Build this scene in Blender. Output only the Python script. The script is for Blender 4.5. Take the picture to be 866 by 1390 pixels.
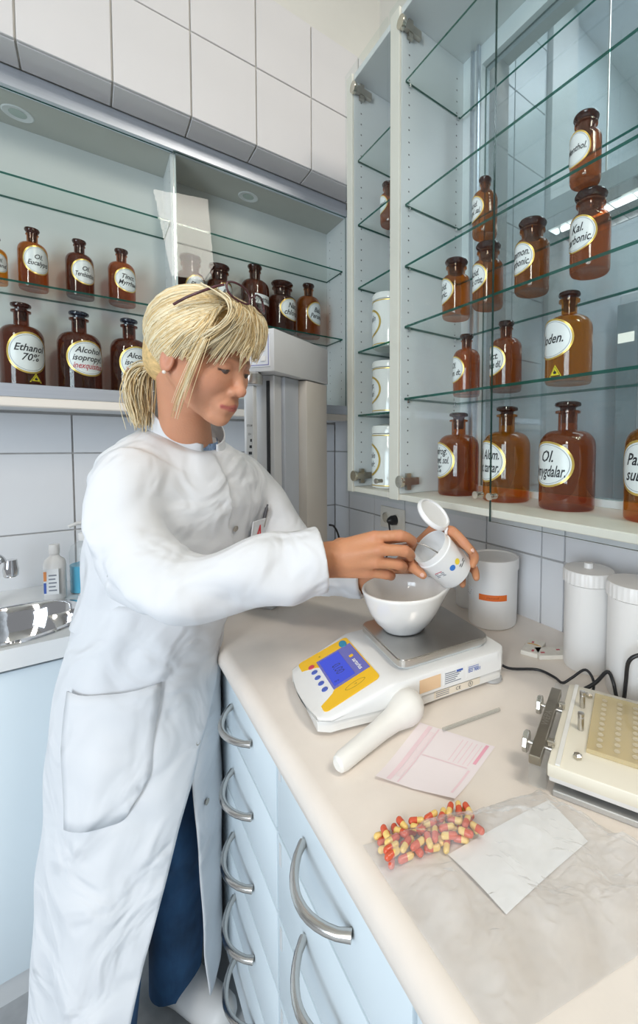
import bpy, bmesh, math, random
import numpy as np
from mathutils import Vector, Matrix, Euler
random.seed(7); np.random.seed(7)
for o in list(bpy.data.objects): bpy.data.objects.remove(o, do_unlink=True)
S = bpy.context.scene
COL = S.collection
PI = math.pi

# ------------------------------------------------------------------ camera
cam_d = bpy.data.cameras.new('camera'); cam = bpy.data.objects.new('camera', cam_d); COL.objects.link(cam)
cam_d.sensor_fit = 'HORIZONTAL'; cam_d.sensor_width = 36.0
cam_d.lens = 560.2567592 / 866 * 36
cam_d.shift_x = -(570.0 - 433.0) / 866; cam_d.shift_y = -(695 - 626.65994) / 866
cam_d.clip_start = 0.02; cam_d.clip_end = 60
_yaw, _pit, _rol = math.radians(38.44280504), math.radians(2.47435084), math.radians(-0.33491253)
_f = Vector((math.sin(_yaw), math.cos(_yaw), 0)); _r = Vector((math.cos(_yaw), -math.sin(_yaw), 0)); _d = Vector((0, 0, -1))
_f2 = _f*math.cos(_pit) + _d*math.sin(_pit); _d2 = _d*math.cos(_pit) - _f*math.sin(_pit)
_r3 = _r*math.cos(_rol) + _d2*math.sin(_rol); _d3 = _d2*math.cos(_rol) - _r*math.sin(_rol)
cam.matrix_world = Matrix(((_r3.x, -_d3.x, -_f2.x, 0), (_r3.y, -_d3.y, -_f2.y, 0), (_r3.z, -_d3.z, -_f2.z, 1.367), (0, 0, 0, 1)))
S.camera = cam

# ------------------------------------------------------------------ light and exposure
w = bpy.data.worlds.new('world'); S.world = w; w.use_nodes = True
w.node_tree.nodes['Background'].inputs[0].default_value = (0.93, 0.96, 1.0, 1)
w.node_tree.nodes['Background'].inputs[1].default_value = 0.27
def area(name, loc, target, sx, sy, power, color):
    l = bpy.data.lights.new(name, 'AREA'); l.shape = 'RECTANGLE'; l.size = sx; l.size_y = sy; l.energy = power; l.color = color
    o = bpy.data.objects.new(name, l); COL.objects.link(o); o.location = loc
    o.rotation_euler = (Vector(target) - Vector(loc)).to_track_quat('-Z', 'Y').to_euler(); return o
area('ceiling_light_counter', (0.62, -0.60, 3.1), (0.35, 0.4, 0.6), 0.35, 1.2, 30, (1.0, 0.92, 0.82))
area('ceiling_light_room', (-2.0, -1.1, 3.1), (-0.2, 0.4, 0.8), 0.5, 1.5, 42, (1.0, 0.95, 0.88))
area('window_daylight', (-2.4, -0.9, 1.5), (0, 0.8, 0.9), 1.4, 1.5, 60, (0.78, 0.89, 1.0))
area('ceiling_light_adjoining', (1.75, 0.1, 3.12), (1.7, 0.4, 0), 0.5, 1.4, 15, (0.95, 0.97, 1.0))
S.view_settings.view_transform = 'Standard'; S.view_settings.look = 'None'
S.view_settings.exposure = 0.08; S.view_settings.gamma = 1.0; S.view_settings.use_curve_mapping = False
S.cycles.use_denoising = True
S.cycles.transparent_max_bounces = 32; S.cycles.max_bounces = 10; S.cycles.caustics_reflective = False; S.cycles.caustics_refractive = False

# ------------------------------------------------------------------ materials
def nt(name):
    m = bpy.data.materials.new(name); m.use_nodes = True
    n = m.node_tree; n.nodes.clear(); o = n.nodes.new('ShaderNodeOutputMaterial'); return m, n, o
def pmat(name, col, rough=0.5, metal=0.0, var=0.04, scale=8.0, bump=0.0, bscale=60.0, spec=0.5, sss=0.0, coat=0.0, stretch=None, trans=0.0, alpha=1.0):
    m, n, o = nt(name); b = n.nodes.new('ShaderNodeBsdfPrincipled'); n.links.new(b.outputs[0], o.inputs[0])
    b.inputs['Roughness'].default_value = rough; b.inputs['Metallic'].default_value = metal
    b.inputs['Specular IOR Level'].default_value = spec; b.inputs['Coat Weight'].default_value = coat
    b.inputs['Transmission Weight'].default_value = trans; b.inputs['Alpha'].default_value = alpha
    if sss: b.inputs['Subsurface Weight'].default_value = sss; b.inputs['Subsurface Radius'].default_value = (0.01, 0.004, 0.002)
    tc = n.nodes.new('ShaderNodeTexCoord'); mp = n.nodes.new('ShaderNodeMapping'); n.links.new(tc.outputs['Object'], mp.inputs[0])
    if stretch: mp.inputs['Scale'].default_value = stretch
    nz = n.nodes.new('ShaderNodeTexNoise'); nz.inputs['Scale'].default_value = scale; nz.inputs['Detail'].default_value = 4; n.links.new(mp.outputs[0], nz.inputs[0])
    rp = n.nodes.new('ShaderNodeValToRGB'); n.links.new(nz.outputs[0], rp.inputs[0])
    rp.color_ramp.elements[0].position = 0.3; rp.color_ramp.elements[1].position = 0.7
    rp.color_ramp.elements[0].color = (*[max(0, c*(1-var)) for c in col], 1); rp.color_ramp.elements[1].color = (*[min(1, c*(1+var)) for c in col], 1)
    n.links.new(rp.outputs[0], b.inputs['Base Color'])
    if bump:
        nb = n.nodes.new('ShaderNodeTexNoise'); nb.inputs['Scale'].default_value = bscale; nb.inputs['Detail'].default_value = 3; n.links.new(mp.outputs[0], nb.inputs[0])
        bp = n.nodes.new('ShaderNodeBump'); bp.inputs['Strength'].default_value = bump; bp.inputs['Distance'].default_value = 0.004
        n.links.new(nb.outputs[0], bp.inputs['Height']); n.links.new(bp.outputs[0], b.inputs['Normal'])
    return m
def thin_glass(name, tint, refl=0.9, ior=1.5, rough=0.0, haze=0.0, hazecol=(1, 1, 1), hz_scale=0.0):
    """pane or film: light passes straight through, Fresnel mirror on top, optional milky share"""
    m, n, o = nt(name)
    t = n.nodes.new('ShaderNodeBsdfTransparent'); t.inputs[0].default_value = (*tint, 1)
    last = t.outputs[0]
    if haze:
        d = n.nodes.new('ShaderNodeBsdfDiffuse'); d.inputs[0].default_value = (*hazecol, 1)
        mx = n.nodes.new('ShaderNodeMixShader'); mx.inputs[0].default_value = haze
        if hz_scale:
            tc = n.nodes.new('ShaderNodeTexCoord'); nz = n.nodes.new('ShaderNodeTexNoise'); nz.inputs['Scale'].default_value = hz_scale; n.links.new(tc.outputs['Object'], nz.inputs[0])
            mr = n.nodes.new('ShaderNodeMapRange'); mr.inputs[1].default_value = 0.35; mr.inputs[2].default_value = 0.7; mr.inputs[3].default_value = haze*0.4; mr.inputs[4].default_value = haze*1.7
            n.links.new(nz.outputs[0], mr.inputs[0]); n.links.new(mr.outputs[0], mx.inputs[0])
        n.links.new(last, mx.inputs[1]); n.links.new(d.outputs[0], mx.inputs[2]); last = mx.outputs[0]
    g = n.nodes.new('ShaderNodeBsdfGlossy'); g.inputs['Roughness'].default_value = rough
    fr = n.nodes.new('ShaderNodeFresnel'); fr.inputs[0].default_value = ior
    mu = n.nodes.new('ShaderNodeMath'); mu.operation = 'MULTIPLY'; mu.inputs[1].default_value = refl; n.links.new(fr.outputs[0], mu.inputs[0])
    ge = n.nodes.new('ShaderNodeNewGeometry'); iv = n.nodes.new('ShaderNodeMath'); iv.operation = 'SUBTRACT'; iv.inputs[0].default_value = 1.0; n.links.new(ge.outputs['Backfacing'], iv.inputs[1])
    m3 = n.nodes.new('ShaderNodeMath'); m3.operation = 'MULTIPLY'; n.links.new(mu.outputs[0], m3.inputs[0]); n.links.new(iv.outputs[0], m3.inputs[1]); m3.use_clamp = True; mu = m3
    mx2 = n.nodes.new('ShaderNodeMixShader'); n.links.new(mu.outputs[0], mx2.inputs[0]); n.links.new(last, mx2.inputs[1]); n.links.new(g.outputs[0], mx2.inputs[2])
    n.links.new(mx2.outputs[0], o.inputs[0]); return m
def emis(name, col, st):
    m, n, o = nt(name); e = n.nodes.new('ShaderNodeEmission'); e.inputs[0].default_value = (*col, 1); e.inputs[1].default_value = st; n.links.new(e.outputs[0], o.inputs[0]); return m

M = {}
M['tile'] = pmat('glazed_tile', (0.70, 0.715, 0.735), 0.16, var=0.02, scale=5, bump=0.02, bscale=14)
M['tile_b'] = pmat('glazed_tile_soffit', (0.72, 0.70, 0.695), 0.18, var=0.02, scale=5, bump=0.02, bscale=14)
M['grout'] = pmat('grout', (0.42, 0.41, 0.40), 0.9, var=0.1, scale=60)
M['plaster'] = pmat('plaster', (0.70, 0.685, 0.63), 0.85, var=0.02, scale=6, bump=0.1, bscale=90)
M['floor'] = pmat('floor_vinyl', (0.45, 0.46, 0.47), 0.5, var=0.08, scale=30)
M['white'] = pmat('white_laminate', (0.70, 0.715, 0.72), 0.35, var=0.015, scale=3)
M['edge'] = pmat('cream_edging', (0.82, 0.76, 0.68), 0.4, var=0.03, scale=4)
M['alu'] = pmat('anodised_aluminium', (0.62, 0.66, 0.72), 0.32, 0.75, var=0.05, scale=3, stretch=(1, 1, 40))
M['worktop'] = pmat('cream_worktop', (0.82, 0.745, 0.67), 0.32, var=0.025, scale=18, bump=0.03, bscale=220)
M['drawer'] = pmat('pale_blue_lacquer', (0.70, 0.79, 0.84), 0.38, var=0.02, scale=3)
M['carcass'] = pmat('dark_gap', (0.13, 0.15, 0.16), 0.8)
M['steel'] = pmat('brushed_steel', (0.60, 0.58, 0.55), 0.28, 1.0, var=0.08, scale=12, stretch=(1, 1, 30))
M['chrome'] = pmat('chrome', (0.75, 0.75, 0.76), 0.06, 1.0, var=0.02)
M['nickel'] = pmat('nickel_hinge', (0.50, 0.46, 0.40), 0.3, 1.0, var=0.12, scale=30)
M['brass'] = pmat('steel_knob', (0.62, 0.58, 0.50), 0.22, 1.0, var=0.06)
M['gold'] = pmat('gold_rim', (0.80, 0.55, 0.14), 0.3, 0.7, var=0.1, scale=40)
M['label'] = pmat('enamel_label', (0.84, 0.85, 0.85), 0.3, var=0.02, scale=20)
M['ink'] = pmat('black_ink', (0.02, 0.02, 0.025), 0.5)
M['redink'] = pmat('red_ink', (0.55, 0.08, 0.10), 0.5)
M['greyink'] = pmat('grey_ink', (0.22, 0.24, 0.28), 0.5)
M['pinkink'] = pmat('pink_ink', (0.86, 0.42, 0.52), 0.7)
M['blueink'] = pmat('blue_ink', (0.05, 0.12, 0.45), 0.5)
M['plastic'] = pmat('white_plastic', (0.84, 0.83, 0.81), 0.35, var=0.015)
M['plastic_warm'] = pmat('cream_plastic', (0.83, 0.80, 0.72), 0.35, var=0.02)
M['black'] = pmat('black_plastic', (0.02, 0.02, 0.022), 0.35)
M['rubber'] = pmat('dark_grey_rubber', (0.10, 0.10, 0.11), 0.6)
M['porcelain'] = pmat('porcelain', (0.85, 0.84, 0.81), 0.10, var=0.01, coat=0.3)
M['bisque'] = pmat('unglazed_porcelain', (0.84, 0.82, 0.77), 0.5, var=0.02)
M['paper'] = pmat('white_paper', (0.86, 0.86, 0.85), 0.8, var=0.015)
M['pinkpaper'] = pmat('pink_paper', (0.88, 0.77, 0.79), 0.8, var=0.015)
M['pane'] = thin_glass('cabinet_pane', (0.965, 0.985, 0.98), refl=0.42)
M['shelfglass'] = thin_glass('shelf_glass', (0.955, 0.98, 0.972), refl=0.7)
M['paneedge'] = thin_glass('green_glass_edge', (0.05, 0.20, 0.17), refl=0.8, haze=0.45, hazecol=(0.02, 0.13, 0.10))
M['darkedge'] = pmat('dark_glass_edge', (0.008, 0.035, 0.03), 0.15)
M['film'] = thin_glass('plastic_film', (0.985, 0.985, 0.985), refl=1.6, ior=1.5, rough=0.07, haze=0.13, hz_scale=18)
M['acrylic'] = thin_glass('clear_acrylic', (0.96, 0.97, 0.97), refl=1.0, haze=0.06)
M['frost'] = thin_glass('frosted_plastic', (0.95, 0.96, 0.96), refl=0.6, rough=0.2, haze=0.10)
M['bluefluid'] = pmat('blue_disinfectant', (0.02, 0.45, 0.68), 0.15)

def amber(name, tint, haze, hcol):
    return thin_glass(name, tint, refl=1.3, ior=1.55, rough=0.03, haze=haze, hazecol=hcol)
AMB = [amber('amber_glass_mid', (0.80, 0.38, 0.06), 0.15, (0.16, 0.055, 0.008)),
       amber('amber_glass_light', (0.90, 0.50, 0.085), 0.13, (0.30, 0.11, 0.012)),
       amber('amber_glass_dark', (0.52, 0.19, 0.05), 0.28, (0.07, 0.02, 0.008)),
       amber('amber_glass_red', (0.79, 0.34, 0.10), 0.22, (0.20, 0.062, 0.022))]
M['stopper'] = thin_glass('amber_stopper', (0.38, 0.13, 0.045), refl=1.5, rough=0.02, haze=0.5, hazecol=(0.035, 0.011, 0.007))
M['stopper_blue'] = thin_glass('blue_black_stopper', (0.25, 0.16, 0.14), refl=1.6, rough=0.04, haze=0.7, hazecol=(0.02, 0.028, 0.05))

# ------------------------------------------------------------------ mesh helpers
def obj(name, me, mat=None, parent=None, smooth=None):
    o = bpy.data.objects.new(name, me); COL.objects.link(o)
    if mat is not None and len(me.materials) == 0: me.materials.append(mat)
    if parent is not None: o.parent = parent
    return o
def tag(o, label=None, cat=None, group=None, kind=None):
    if label: o['label'] = label
    if cat: o['category'] = cat
    if group: o['group'] = group
    if kind: o['kind'] = kind
    return o
def thing(name, label, cat, loc=(0, 0, 0), rz=0.0, group=None, rot=None):
    o = bpy.data.objects.new(name, None); COL.objects.link(o); o.empty_display_size = 0.02
    o.location = loc; o.rotation_euler = rot if rot else (0, 0, rz); return tag(o, label, cat, group)
def at(o, loc=(0, 0, 0), rot=(0, 0, 0)):
    o.location = loc; o.rotation_euler = rot; return o
def fin(bm, name, smooth=True, ang=35):
    me = bpy.data.meshes.new(name); bmesh.ops.recalc_face_normals(bm, faces=bm.faces)
    bm.to_mesh(me); bm.free()
    if smooth:
        for p in me.polygons: p.use_smooth = True
        me.set_sharp_from_angle(angle=math.radians(ang))
    return me
def box(x0, x1, y0, y1, z0, z1, bev=0.0, seg=1, name='box'):
    bm = bmesh.new(); bmesh.ops.create_cube(bm, size=1)
    for v in bm.verts:
        v.co = Vector((x0+(v.co.x+.5)*(x1-x0), y0+(v.co.y+.5)*(y1-y0), z0+(v.co.z+.5)*(z1-z0)))
    if bev: bmesh.ops.bevel(bm, geom=bm.edges[:], offset=bev, segments=seg, affect='EDGES', profile=0.5)
    return fin(bm, name, smooth=bev > 0)
def boxc(sx, sy, sz, bev=0.0, seg=1): return box(-sx/2, sx/2, -sy/2, sy/2, -sz/2, sz/2, bev, seg)
def lathe(prof, seg=32, sx=1.0, sy=1.0):
    bm = bmesh.new(); rings = []
    for (r, z) in prof:
        if r < 1e-6: rings.append([bm.verts.new((0, 0, z))])
        else: rings.append([bm.verts.new((r*math.cos(2*PI*k/seg)*sx, r*math.sin(2*PI*k/seg)*sy, z)) for k in range(seg)])
    for a, b in zip(rings, rings[1:]):
        for k in range(seg):
            k2 = (k+1) % seg
            if len(a) == 1 and len(b) == 1: continue
            if len(a) == 1: bm.faces.new((a[0], b[k], b[k2]))
            elif len(b) == 1: bm.faces.new((a[k], a[k2], b[0]))
            else: bm.faces.new((a[k], a[k2], b[k2], b[k]))
    return fin(bm, 'lathe')
def frames(P):
    P = [Vector(p) for p in P]; T = []
    for i in range(len(P)):
        t = P[min(i+1, len(P)-1)] - P[max(i-1, 0)]; T.append(t.normalized())
    n = T[0].orthogonal().normalized(); N = [n]
    for i in range(1, len(P)):
        q = T[i-1].rotation_difference(T[i]); n = q @ n; n = (n - T[i]*n.dot(T[i])).normalized(); N.append(n)
    return P, T, N
def tube_bm(bm, P, R, seg=8, caps=True):
    P, T, N = frames(P); rings = []
    if not hasattr(R, '__len__'): R = [R]*len(P)
    for p, t, n, r in zip(P, T, N, R):
        b = t.cross(n); rings.append([bm.verts.new(p + (n*math.cos(2*PI*k/seg) + b*math.sin(2*PI*k/seg))*r) for k in range(seg)])
    for a, b in zip(rings, rings[1:]):
        for k in range(seg): bm.faces.new((a[k], a[(k+1) % seg], b[(k+1) % seg], b[k]))
    if caps: bm.faces.new(rings[0][::-1]); bm.faces.new(rings[-1])
def tube(P, R, seg=8, caps=True):
    bm = bmesh.new(); tube_bm(bm, P, R, seg, caps); return fin(bm, 'tube', ang=50)
def spline(P, n=8):
    """Catmull-Rom through points"""
    P = [np.array(p, float) for p in P]; Q = [2*P[0]-P[1]] + P + [2*P[-1]-P[-2]]; out = []
    for i in range(1, len(Q)-2):
        for k in range(n):
            t = k/n; a, b, c, d = Q[i-1], Q[i], Q[i+1], Q[i+2]
            out.append(0.5*((2*b)+(-a+c)*t+(2*a-5*b+4*c-d)*t*t+(-a+3*b-3*c+d)*t**3))
    out.append(P[-1]); return out
def prism(poly, z0, z1, bev=0.0, seg=1):
    bm = bmesh.new(); f = bm.faces.new([bm.verts.new((x, y, z0)) for x, y in poly])
    r = bmesh.ops.extrude_face_region(bm, geom=[f])
    for v in r['geom']:
        if isinstance(v, bmesh.types.BMVert): v.co.z = z1
    if bev: bmesh.ops.bevel(bm, geom=[e for e in bm.edges], offset=bev, segments=seg, affect='EDGES')
    return fin(bm, 'prism', smooth=bev > 0)
def rrect(w, h, r, n=5):
    pts = []
    for cx, cy, a in ((w/2-r, h/2-r, 0), (-w/2+r, h/2-r, 90), (-w/2+r, -h/2+r, 180), (w/2-r, -h/2+r, 270)):
        for k in range(n+1):
            t = math.radians(a + 90*k/n); pts.append((cx+r*math.cos(t), cy+r*math.sin(t)))
    return pts
def mesh_np(V, F, smooth=True, name='mesh'):
    me = bpy.data.meshes.new(name); me.from_pydata([tuple(v) for v in V], [], F); me.update()
    if smooth:
        for p in me.polygons: p.use_smooth = True
    return me
def grid_mesh(G, closed_u=False, smooth=True, thick=0.0):
    """G: rows x cols x 3"""
    G = np.asarray(G, float); r, c = G.shape[:2]; F = []
    for i in range(r-1):
        for j in range(c if closed_u else c-1):
            j2 = (j+1) % c; F.append((i*c+j, i*c+j2, (i+1)*c+j2, (i+1)*c+j))
    return mesh_np(G.reshape(-1, 3), F, smooth)
def jbox(lst):
    """one mesh from several boxes (for one part made of welded pieces)"""
    bm = bmesh.new()
    for b in lst:
        me = box(*b); bm.from_mesh(me); bpy.data.meshes.remove(me)
    me = bpy.data.meshes.new('boxes'); bm.to_mesh(me); bm.free(); return me
def text_me(s, size, shear=0.0, xs=1.0, align='CENTER', bold=0.0):
    c = bpy.data.curves.new('lettering', 'FONT'); c.body = s; c.size = size; c.shear = shear; c.align_x = align; c.align_y = 'CENTER'; c.offset = bold; c.resolution_u = 2
    c.space_line = 0.85
    o = bpy.data.objects.new('lettering_tmp', c)
    me = bpy.data.meshes.new_from_object(o); bpy.data.objects.remove(o); bpy.data.curves.remove(c)
    if xs != 1.0:
        for v in me.vertices: v.co.x *= xs
    return me
def wrap(me, r, z0, ang0=0.0, off=0.0):
    """bend a flat x,y mesh round a vertical cylinder of radius r: x -> arc (viewer's right), y -> z; facing ang0"""
    for v in me.vertices:
        a = ang0 + v.co.x/r; rr = r + off + v.co.z
        v.co = Vector((rr*math.cos(a), rr*math.sin(a), z0 + v.co.y))
    return me
def flat_ellipse(a, b, n=40, rings=4, a0=0.0, b0=0.0):
    bm = bmesh.new(); R = []
    for i in range(rings+1):
        t = i/rings; ra = a0+(a-a0)*t; rb = b0+(b-b0)*t
        if ra < 1e-7: R.append([bm.verts.new((0, 0, 0))])
        else: R.append([bm.verts.new((ra*math.cos(2*PI*k/n), rb*math.sin(2*PI*k/n), 0)) for k in range(n)])
    for p, q in zip(R, R[1:]):
        for k in range(n):
            k2 = (k+1) % n
            if len(p) == 1: bm.faces.new((p[0], q[k], q[k2]))
            else: bm.faces.new((p[k], q[k], q[k2], p[k2]))
    me = bpy.data.meshes.new('oval'); bm.to_mesh(me); bm.free()
    for p in me.polygons: p.use_smooth = True
    return me
def glass_slab(x0, x1, y0, y1, z0, z1, thin, edge=None, face=None):
    """box whose two big faces carry the pane material and whose narrow sides carry the green edge"""
    me = box(x0, x1, y0, y1, z0, z1); me.materials.append(face or M['pane']); me.materials.append(edge or M['paneedge'])
    ax = 'xyz'.index(thin)
    for p in me.polygons: p.material_index = 0 if abs(p.normal[ax]) > 0.9 else 1
    return me
# ------------------------------------------------------------------ the room
XW, YB = 0.909, 1.799
CZ = 0.90
def struct(name, me, mat, parent=None, label=None):
    o = obj(name, me, mat, parent)
    if parent is None: o['kind'] = 'structure'
    return o
struct('floor', box(-3.2, 3.4, -2.6, 2.0, -0.05, 0), M['floor'])
struct('ceiling', box(-3.2, 1.01, -2.6, 2.0, 3.2, 3.25), M['plaster'])
wb = struct('wall_back', box(-3.2, 1.1, YB+0.006, YB+0.15, 0, 3.2), M['grout'])
# right wall with the opening behind the glass cabinet
wr = struct('wall_right', jbox([(XW+0.006, XW+0.10, -2.6, YB+0.006, 0, 1.2125), (XW+0.006, XW+0.10, 0.85, YB+0.006, 1.2125, 2.506)]), M['grout'])
struct('wall_right_upper', box(0.957, 1.01, -2.6, YB, 2.507, 3.2), M['plaster'])
wk = struct('wall_bulkhead', box(-3.2, 0.957, 1.4865, YB, 2.3815, 3.2), M['plaster'])
_tiles = {}
def tile(parent, axis, u0, u1, z0, z1, face, mat, depth=0.008, gap=0.0022):
    """axis 'x': lies in the plane x=face facing -x, u is y ; 'y': plane y=face facing -y, u is x ; 'z': underside"""
    w_, h_ = u1-u0-2*gap, z1-z0-2*gap; key = (axis, round(w_, 4), round(h_, 4), mat.name)
    if key not in _tiles:
        if axis == 'y': me = box(-w_/2, w_/2, 0, depth, -h_/2, h_/2, 0.0012)
        elif axis == 'x': me = box(0, depth, -w_/2, w_/2, -h_/2, h_/2, 0.0012)
        else: me = box(-w_/2, w_/2, -h_/2, h_/2, 0, depth, 0.0012)
        me.materials.append(mat); _tiles[key] = me
    o = obj('tile', _tiles[key], None, parent)
    c = (u0+u1)/2; zc = (z0+z1)/2; j = random.uniform(-0.0004, 0.0004)
    o.location = {'y': (c, face+j, zc), 'x': (face+j, c, zc), 'z': (c, zc, face+j)}[axis]; return o
TW = 0.1965
for k in range(-6, 6):
    x0 = -0.129 + TW*k; x1 = min(x0+TW, 0.956)
    if x0 > 0.93: break
    tile(wk, 'y', x0, x1, 2.374, 2.630, 1.479, M['tile_b'])
    tile(wk, 'y', x0, x1, 2.630, 2.886, 1.479, M['tile_b'])
    tile(wk, 'z', x0, x1, 1.4875, 1.5905, 2.374, M['tile_b'])
for k in range(-6, 5):
    x0 = -0.051 + TW*k; x1 = min(x0+TW, XW)
    for z0, z1 in ((0.814, 1.072), (1.072, 1.329), (1.329, 1.458)): tile(wb, 'y', x0, x1, z0, z1, YB, M['tile'])
ys = [YB, 1.661, 1.448, 1.235, 1.03, 0.827, 0.635, 0.568, 0.37, 0.17, -0.03, -0.23]
for y1, y0 in zip(ys, ys[1:]):
    for z0, z1 in ((0.814, 1.074), (1.074, 1.329 if y0 > 1.2 else 1.2105)): tile(wr, 'x', y0, y1, z0, z1, XW, M['tile'])
    if y0 > 1.2: tile(wr, 'x', y0, y1, 1.329, 1.586, XW, M['tile'])

# ------------------------------------------------------------------ the adjoining room seen through the glass back
ROOM = pmat('adjoining_wall_paint', (0.62, 0.68, 0.72), 0.7, var=0.03, scale=2)
ROOM2 = pmat('adjoining_wall_warm', (0.78, 0.77, 0.72), 0.6, var=0.03, scale=2)
TEAL = pmat('dark_teal_panel', (0.16, 0.22, 0.24), 0.25, var=0.12, scale=2)
struct('wall_adjoining_far', box(2.5, 2.6, -2.6, 1.15, 0, 3.2), ROOM2)
we = struct('wall_adjoining_end', box(1.016, 2.5, 1.052, 1.15, 0, 3.2), ROOM)
struct('ceiling_adjoining', box(1.011, 2.6, -2.6, 1.15, 3.2, 3.25), ROOM)
for i in range(8):
    for j in range(2): tile(we, 'y', 1.08+0.1965*j, 1.08+0.1965*(j+1), 1.2+0.25*i, min(1.45+0.25*i, 3.19), 1.045, pmat('adjoining_tile', (0.60, 0.65, 0.68), 0.3) if (i, j) == (0, 0) else bpy.data.materials['adjoining_tile'])
struct('trim_adjoining_pilaster', box(1.485, 1.665, 1.025, 1.0515, 0.001, 3.199, 0.002), M['white'])
lv = thing('louvre_lamp', 'long fluorescent louvre lamp seen through the glass back of the cabinet', 'lamp', (1.50, 0.60, 2.225))
obj('housing', box(-0.09, 0.09, -0.75, 0.40, 0.02, 0.09, 0.004), M['white'], lv)
for i in range(15): obj('louvre', boxc(0.17, 0.003, 0.038), M['chrome'], lv).location = (0, -0.73+0.08*i, 0.0)
for s in (-1, 1): obj('side_reflector', box(s*0.085-0.003, s*0.085+0.003, -0.74, 0.395, -0.019, 0.02), M['chrome'], lv)
obj('tube', tube([(0, -0.7, 0.008), (0, 0.38, 0.008)], 0.011, 10), emis('lamp_tube', (1, 0.98, 0.95), 4.0), lv)
for y in (-0.4, 0.2): obj('suspension', tube([(0, y, 0.09), (0, y, 0.9745)], 0.004, 6), M['steel'], lv)
fr = thing('glazed_cupboard', 'tall dark glazed cupboard with a light strip behind the amber bottles', 'cupboard', (2.03, 0.5, 0))
obj('carcass', box(0, 0.45, -0.55, 0.50, 0.0, 2.10, 0.01), M['white'], fr)
for i, (y0, y1) in enumerate(((0.40, 0.495), (0.09, 0.34), (-0.22, 0.03))):
    d_ = obj('door', box(-0.03, -0.002, y0, y1, 0.12, 2.04, 0.004), TEAL, fr)
    obj('door_handle', tube([(-0.05, y0+0.02, 0.9), (-0.05, y0+0.02, 1.3)], 0.008, 8), M['chrome'], d_)
    obj('light_strip', box(-0.036, -0.031, y0+0.01, y1-0.01, 1.855, 1.90), emis('strip_glow_%d' % i, (1, 0.95, 0.82), 1.6), d_)

# ------------------------------------------------------------------ worktops
def worktop_profile_mesh():
    # L-less straight run: front edge rounded, extruded along y
    pr = [(0.212, 0.868)]
    for k in range(7):
        t = PI - k*PI/12; pr.append((0.212+0.022+0.022*math.cos(t), 0.878+0.022*math.sin(t)))
    pr += [(XW-0.0005, 0.90), (XW-0.0005, 0.856), (0.22, 0.856)]
    V, F = [], []
    n = len(pr); ys_ = (-0.75, YB-0.001)
    for y in ys_: V += [(x, y, z) for x, z in pr]
    F = [(i, (i+1) % n, n+(i+1) % n, n+i) for i in range(n)] + [tuple(range(n))[::-1], tuple(range(n, 2*n))]
    me = mesh_np(V, F); me.set_sharp_from_angle(angle=math.radians(40)); return me
wt = obj('worktop', worktop_profile_mesh(), M['worktop']); tag(wt, 'long cream laminate worktop with a rounded front edge above the drawers', 'worktop')

# drawers below
HN = pmat('satin_handle', (0.62, 0.60, 0.57), 0.25, 1.0, var=0.05)
def handle_me(L=0.146, out=0.036):
    P = [(-out*math.sin(PI*k/12)**0.75 if 0 < k < 12 else 0.0, -L/2+L*k/12, 0) for k in range(13)]
    P = [(x, y, 0) for x, y, _ in P]
    return tube(P, [0.0062 if 0 < k < 12 else 0.0072 for k in range(13)], 8)
hme = handle_me(); hme.materials.append(HN)
for (y0, y1, lab) in ((0.680, 1.09, 'narrow pale blue drawer cabinet beside the white coat'), (0.298, 0.676, 'pale blue drawer cabinet under the pestle and prescription'), (-0.20, 0.294, 'wide pale blue drawer cabinet under the capsule bag')):
    c = thing('drawer_cabinet', lab, 'cabinet', (0.252, (y0+y1)/2, 0), 0, 'drawer cabinets under the worktop'); h = (y1-y0)/2
    obj('body', box(0.0, 0.65, -h, h, 0.10, 0.855), M['carcass'], c)
    obj('plinth', box(0.04, 0.64, -h, h, 0.0, 0.0995), M['drawer'], c)
    if y1 > 1.0: obj('filler_panel', box(-0.020, -0.002, h+0.002, h+0.235, 0.10, 0.851, 0.001), M['drawer'], c)
    z = 0.853
    for k in range(5):
        dh = 0.1445 if k < 4 else 0.15
        d_ = obj('drawer', box(-0.020, -0.0005, -h+0.0015, h-0.0015, z-dh, z-0.0015, 0.0022, 2), M['drawer'], c)
        hd = obj('handle', hme, None, d_); hd.location = (-0.0225, 0, z-0.072)
        if y0 < 0.5: obj('label_slot', box(-0.0215, -0.0202, h-0.020, h-0.012, z-0.045, z-0.008), M['white'], d_)
        z -= dh+0.0035

# sink counter on the back wall
sc = (-0.170, 1.462); sr = 0.142
def sink_top():
    bm = bmesh.new(); n = 64; x0, x1, y0, y1 = -1.2, 0.2105, 1.285, YB-0.001
    def edge_pt(a):
        dx, dy = math.cos(a), math.sin(a); ts = []
        if dx > 1e-9: ts.append((x1-sc[0])/dx)
        if dx < -1e-9: ts.append((x0-sc[0])/dx)
        if dy > 1e-9: ts.append((y1-sc[1])/dy)
        if dy < -1e-9: ts.append((y0-sc[1])/dy)
        t = min(ts); return sc[0]+dx*t, sc[1]+dy*t
    angs = sorted([2*PI*k/n for k in range(n)] + [math.atan2(y-sc[1], x-sc[0]) % (2*PI) for x in (x0, x1) for y in (y0, y1)])
    In, Out, Ob = [], [], []
    for a in angs:
        In.append(bm.verts.new((sc[0]+sr*math.cos(a), sc[1]+sr*math.sin(a), CZ)))
        e = edge_pt(a); Out.append(bm.verts.new((*e, CZ))); Ob.append(bm.verts.new((*e, 0.852)))
    m = len(angs)
    for k in range(m):
        k2 = (k+1) % m; bm.faces.new((In[k], In[k2], Out[k2], Out[k])); bm.faces.new((Out[k], Out[k2], Ob[k2], Ob[k]))
    return fin(bm, 'sink_top', smooth=False)
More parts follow.
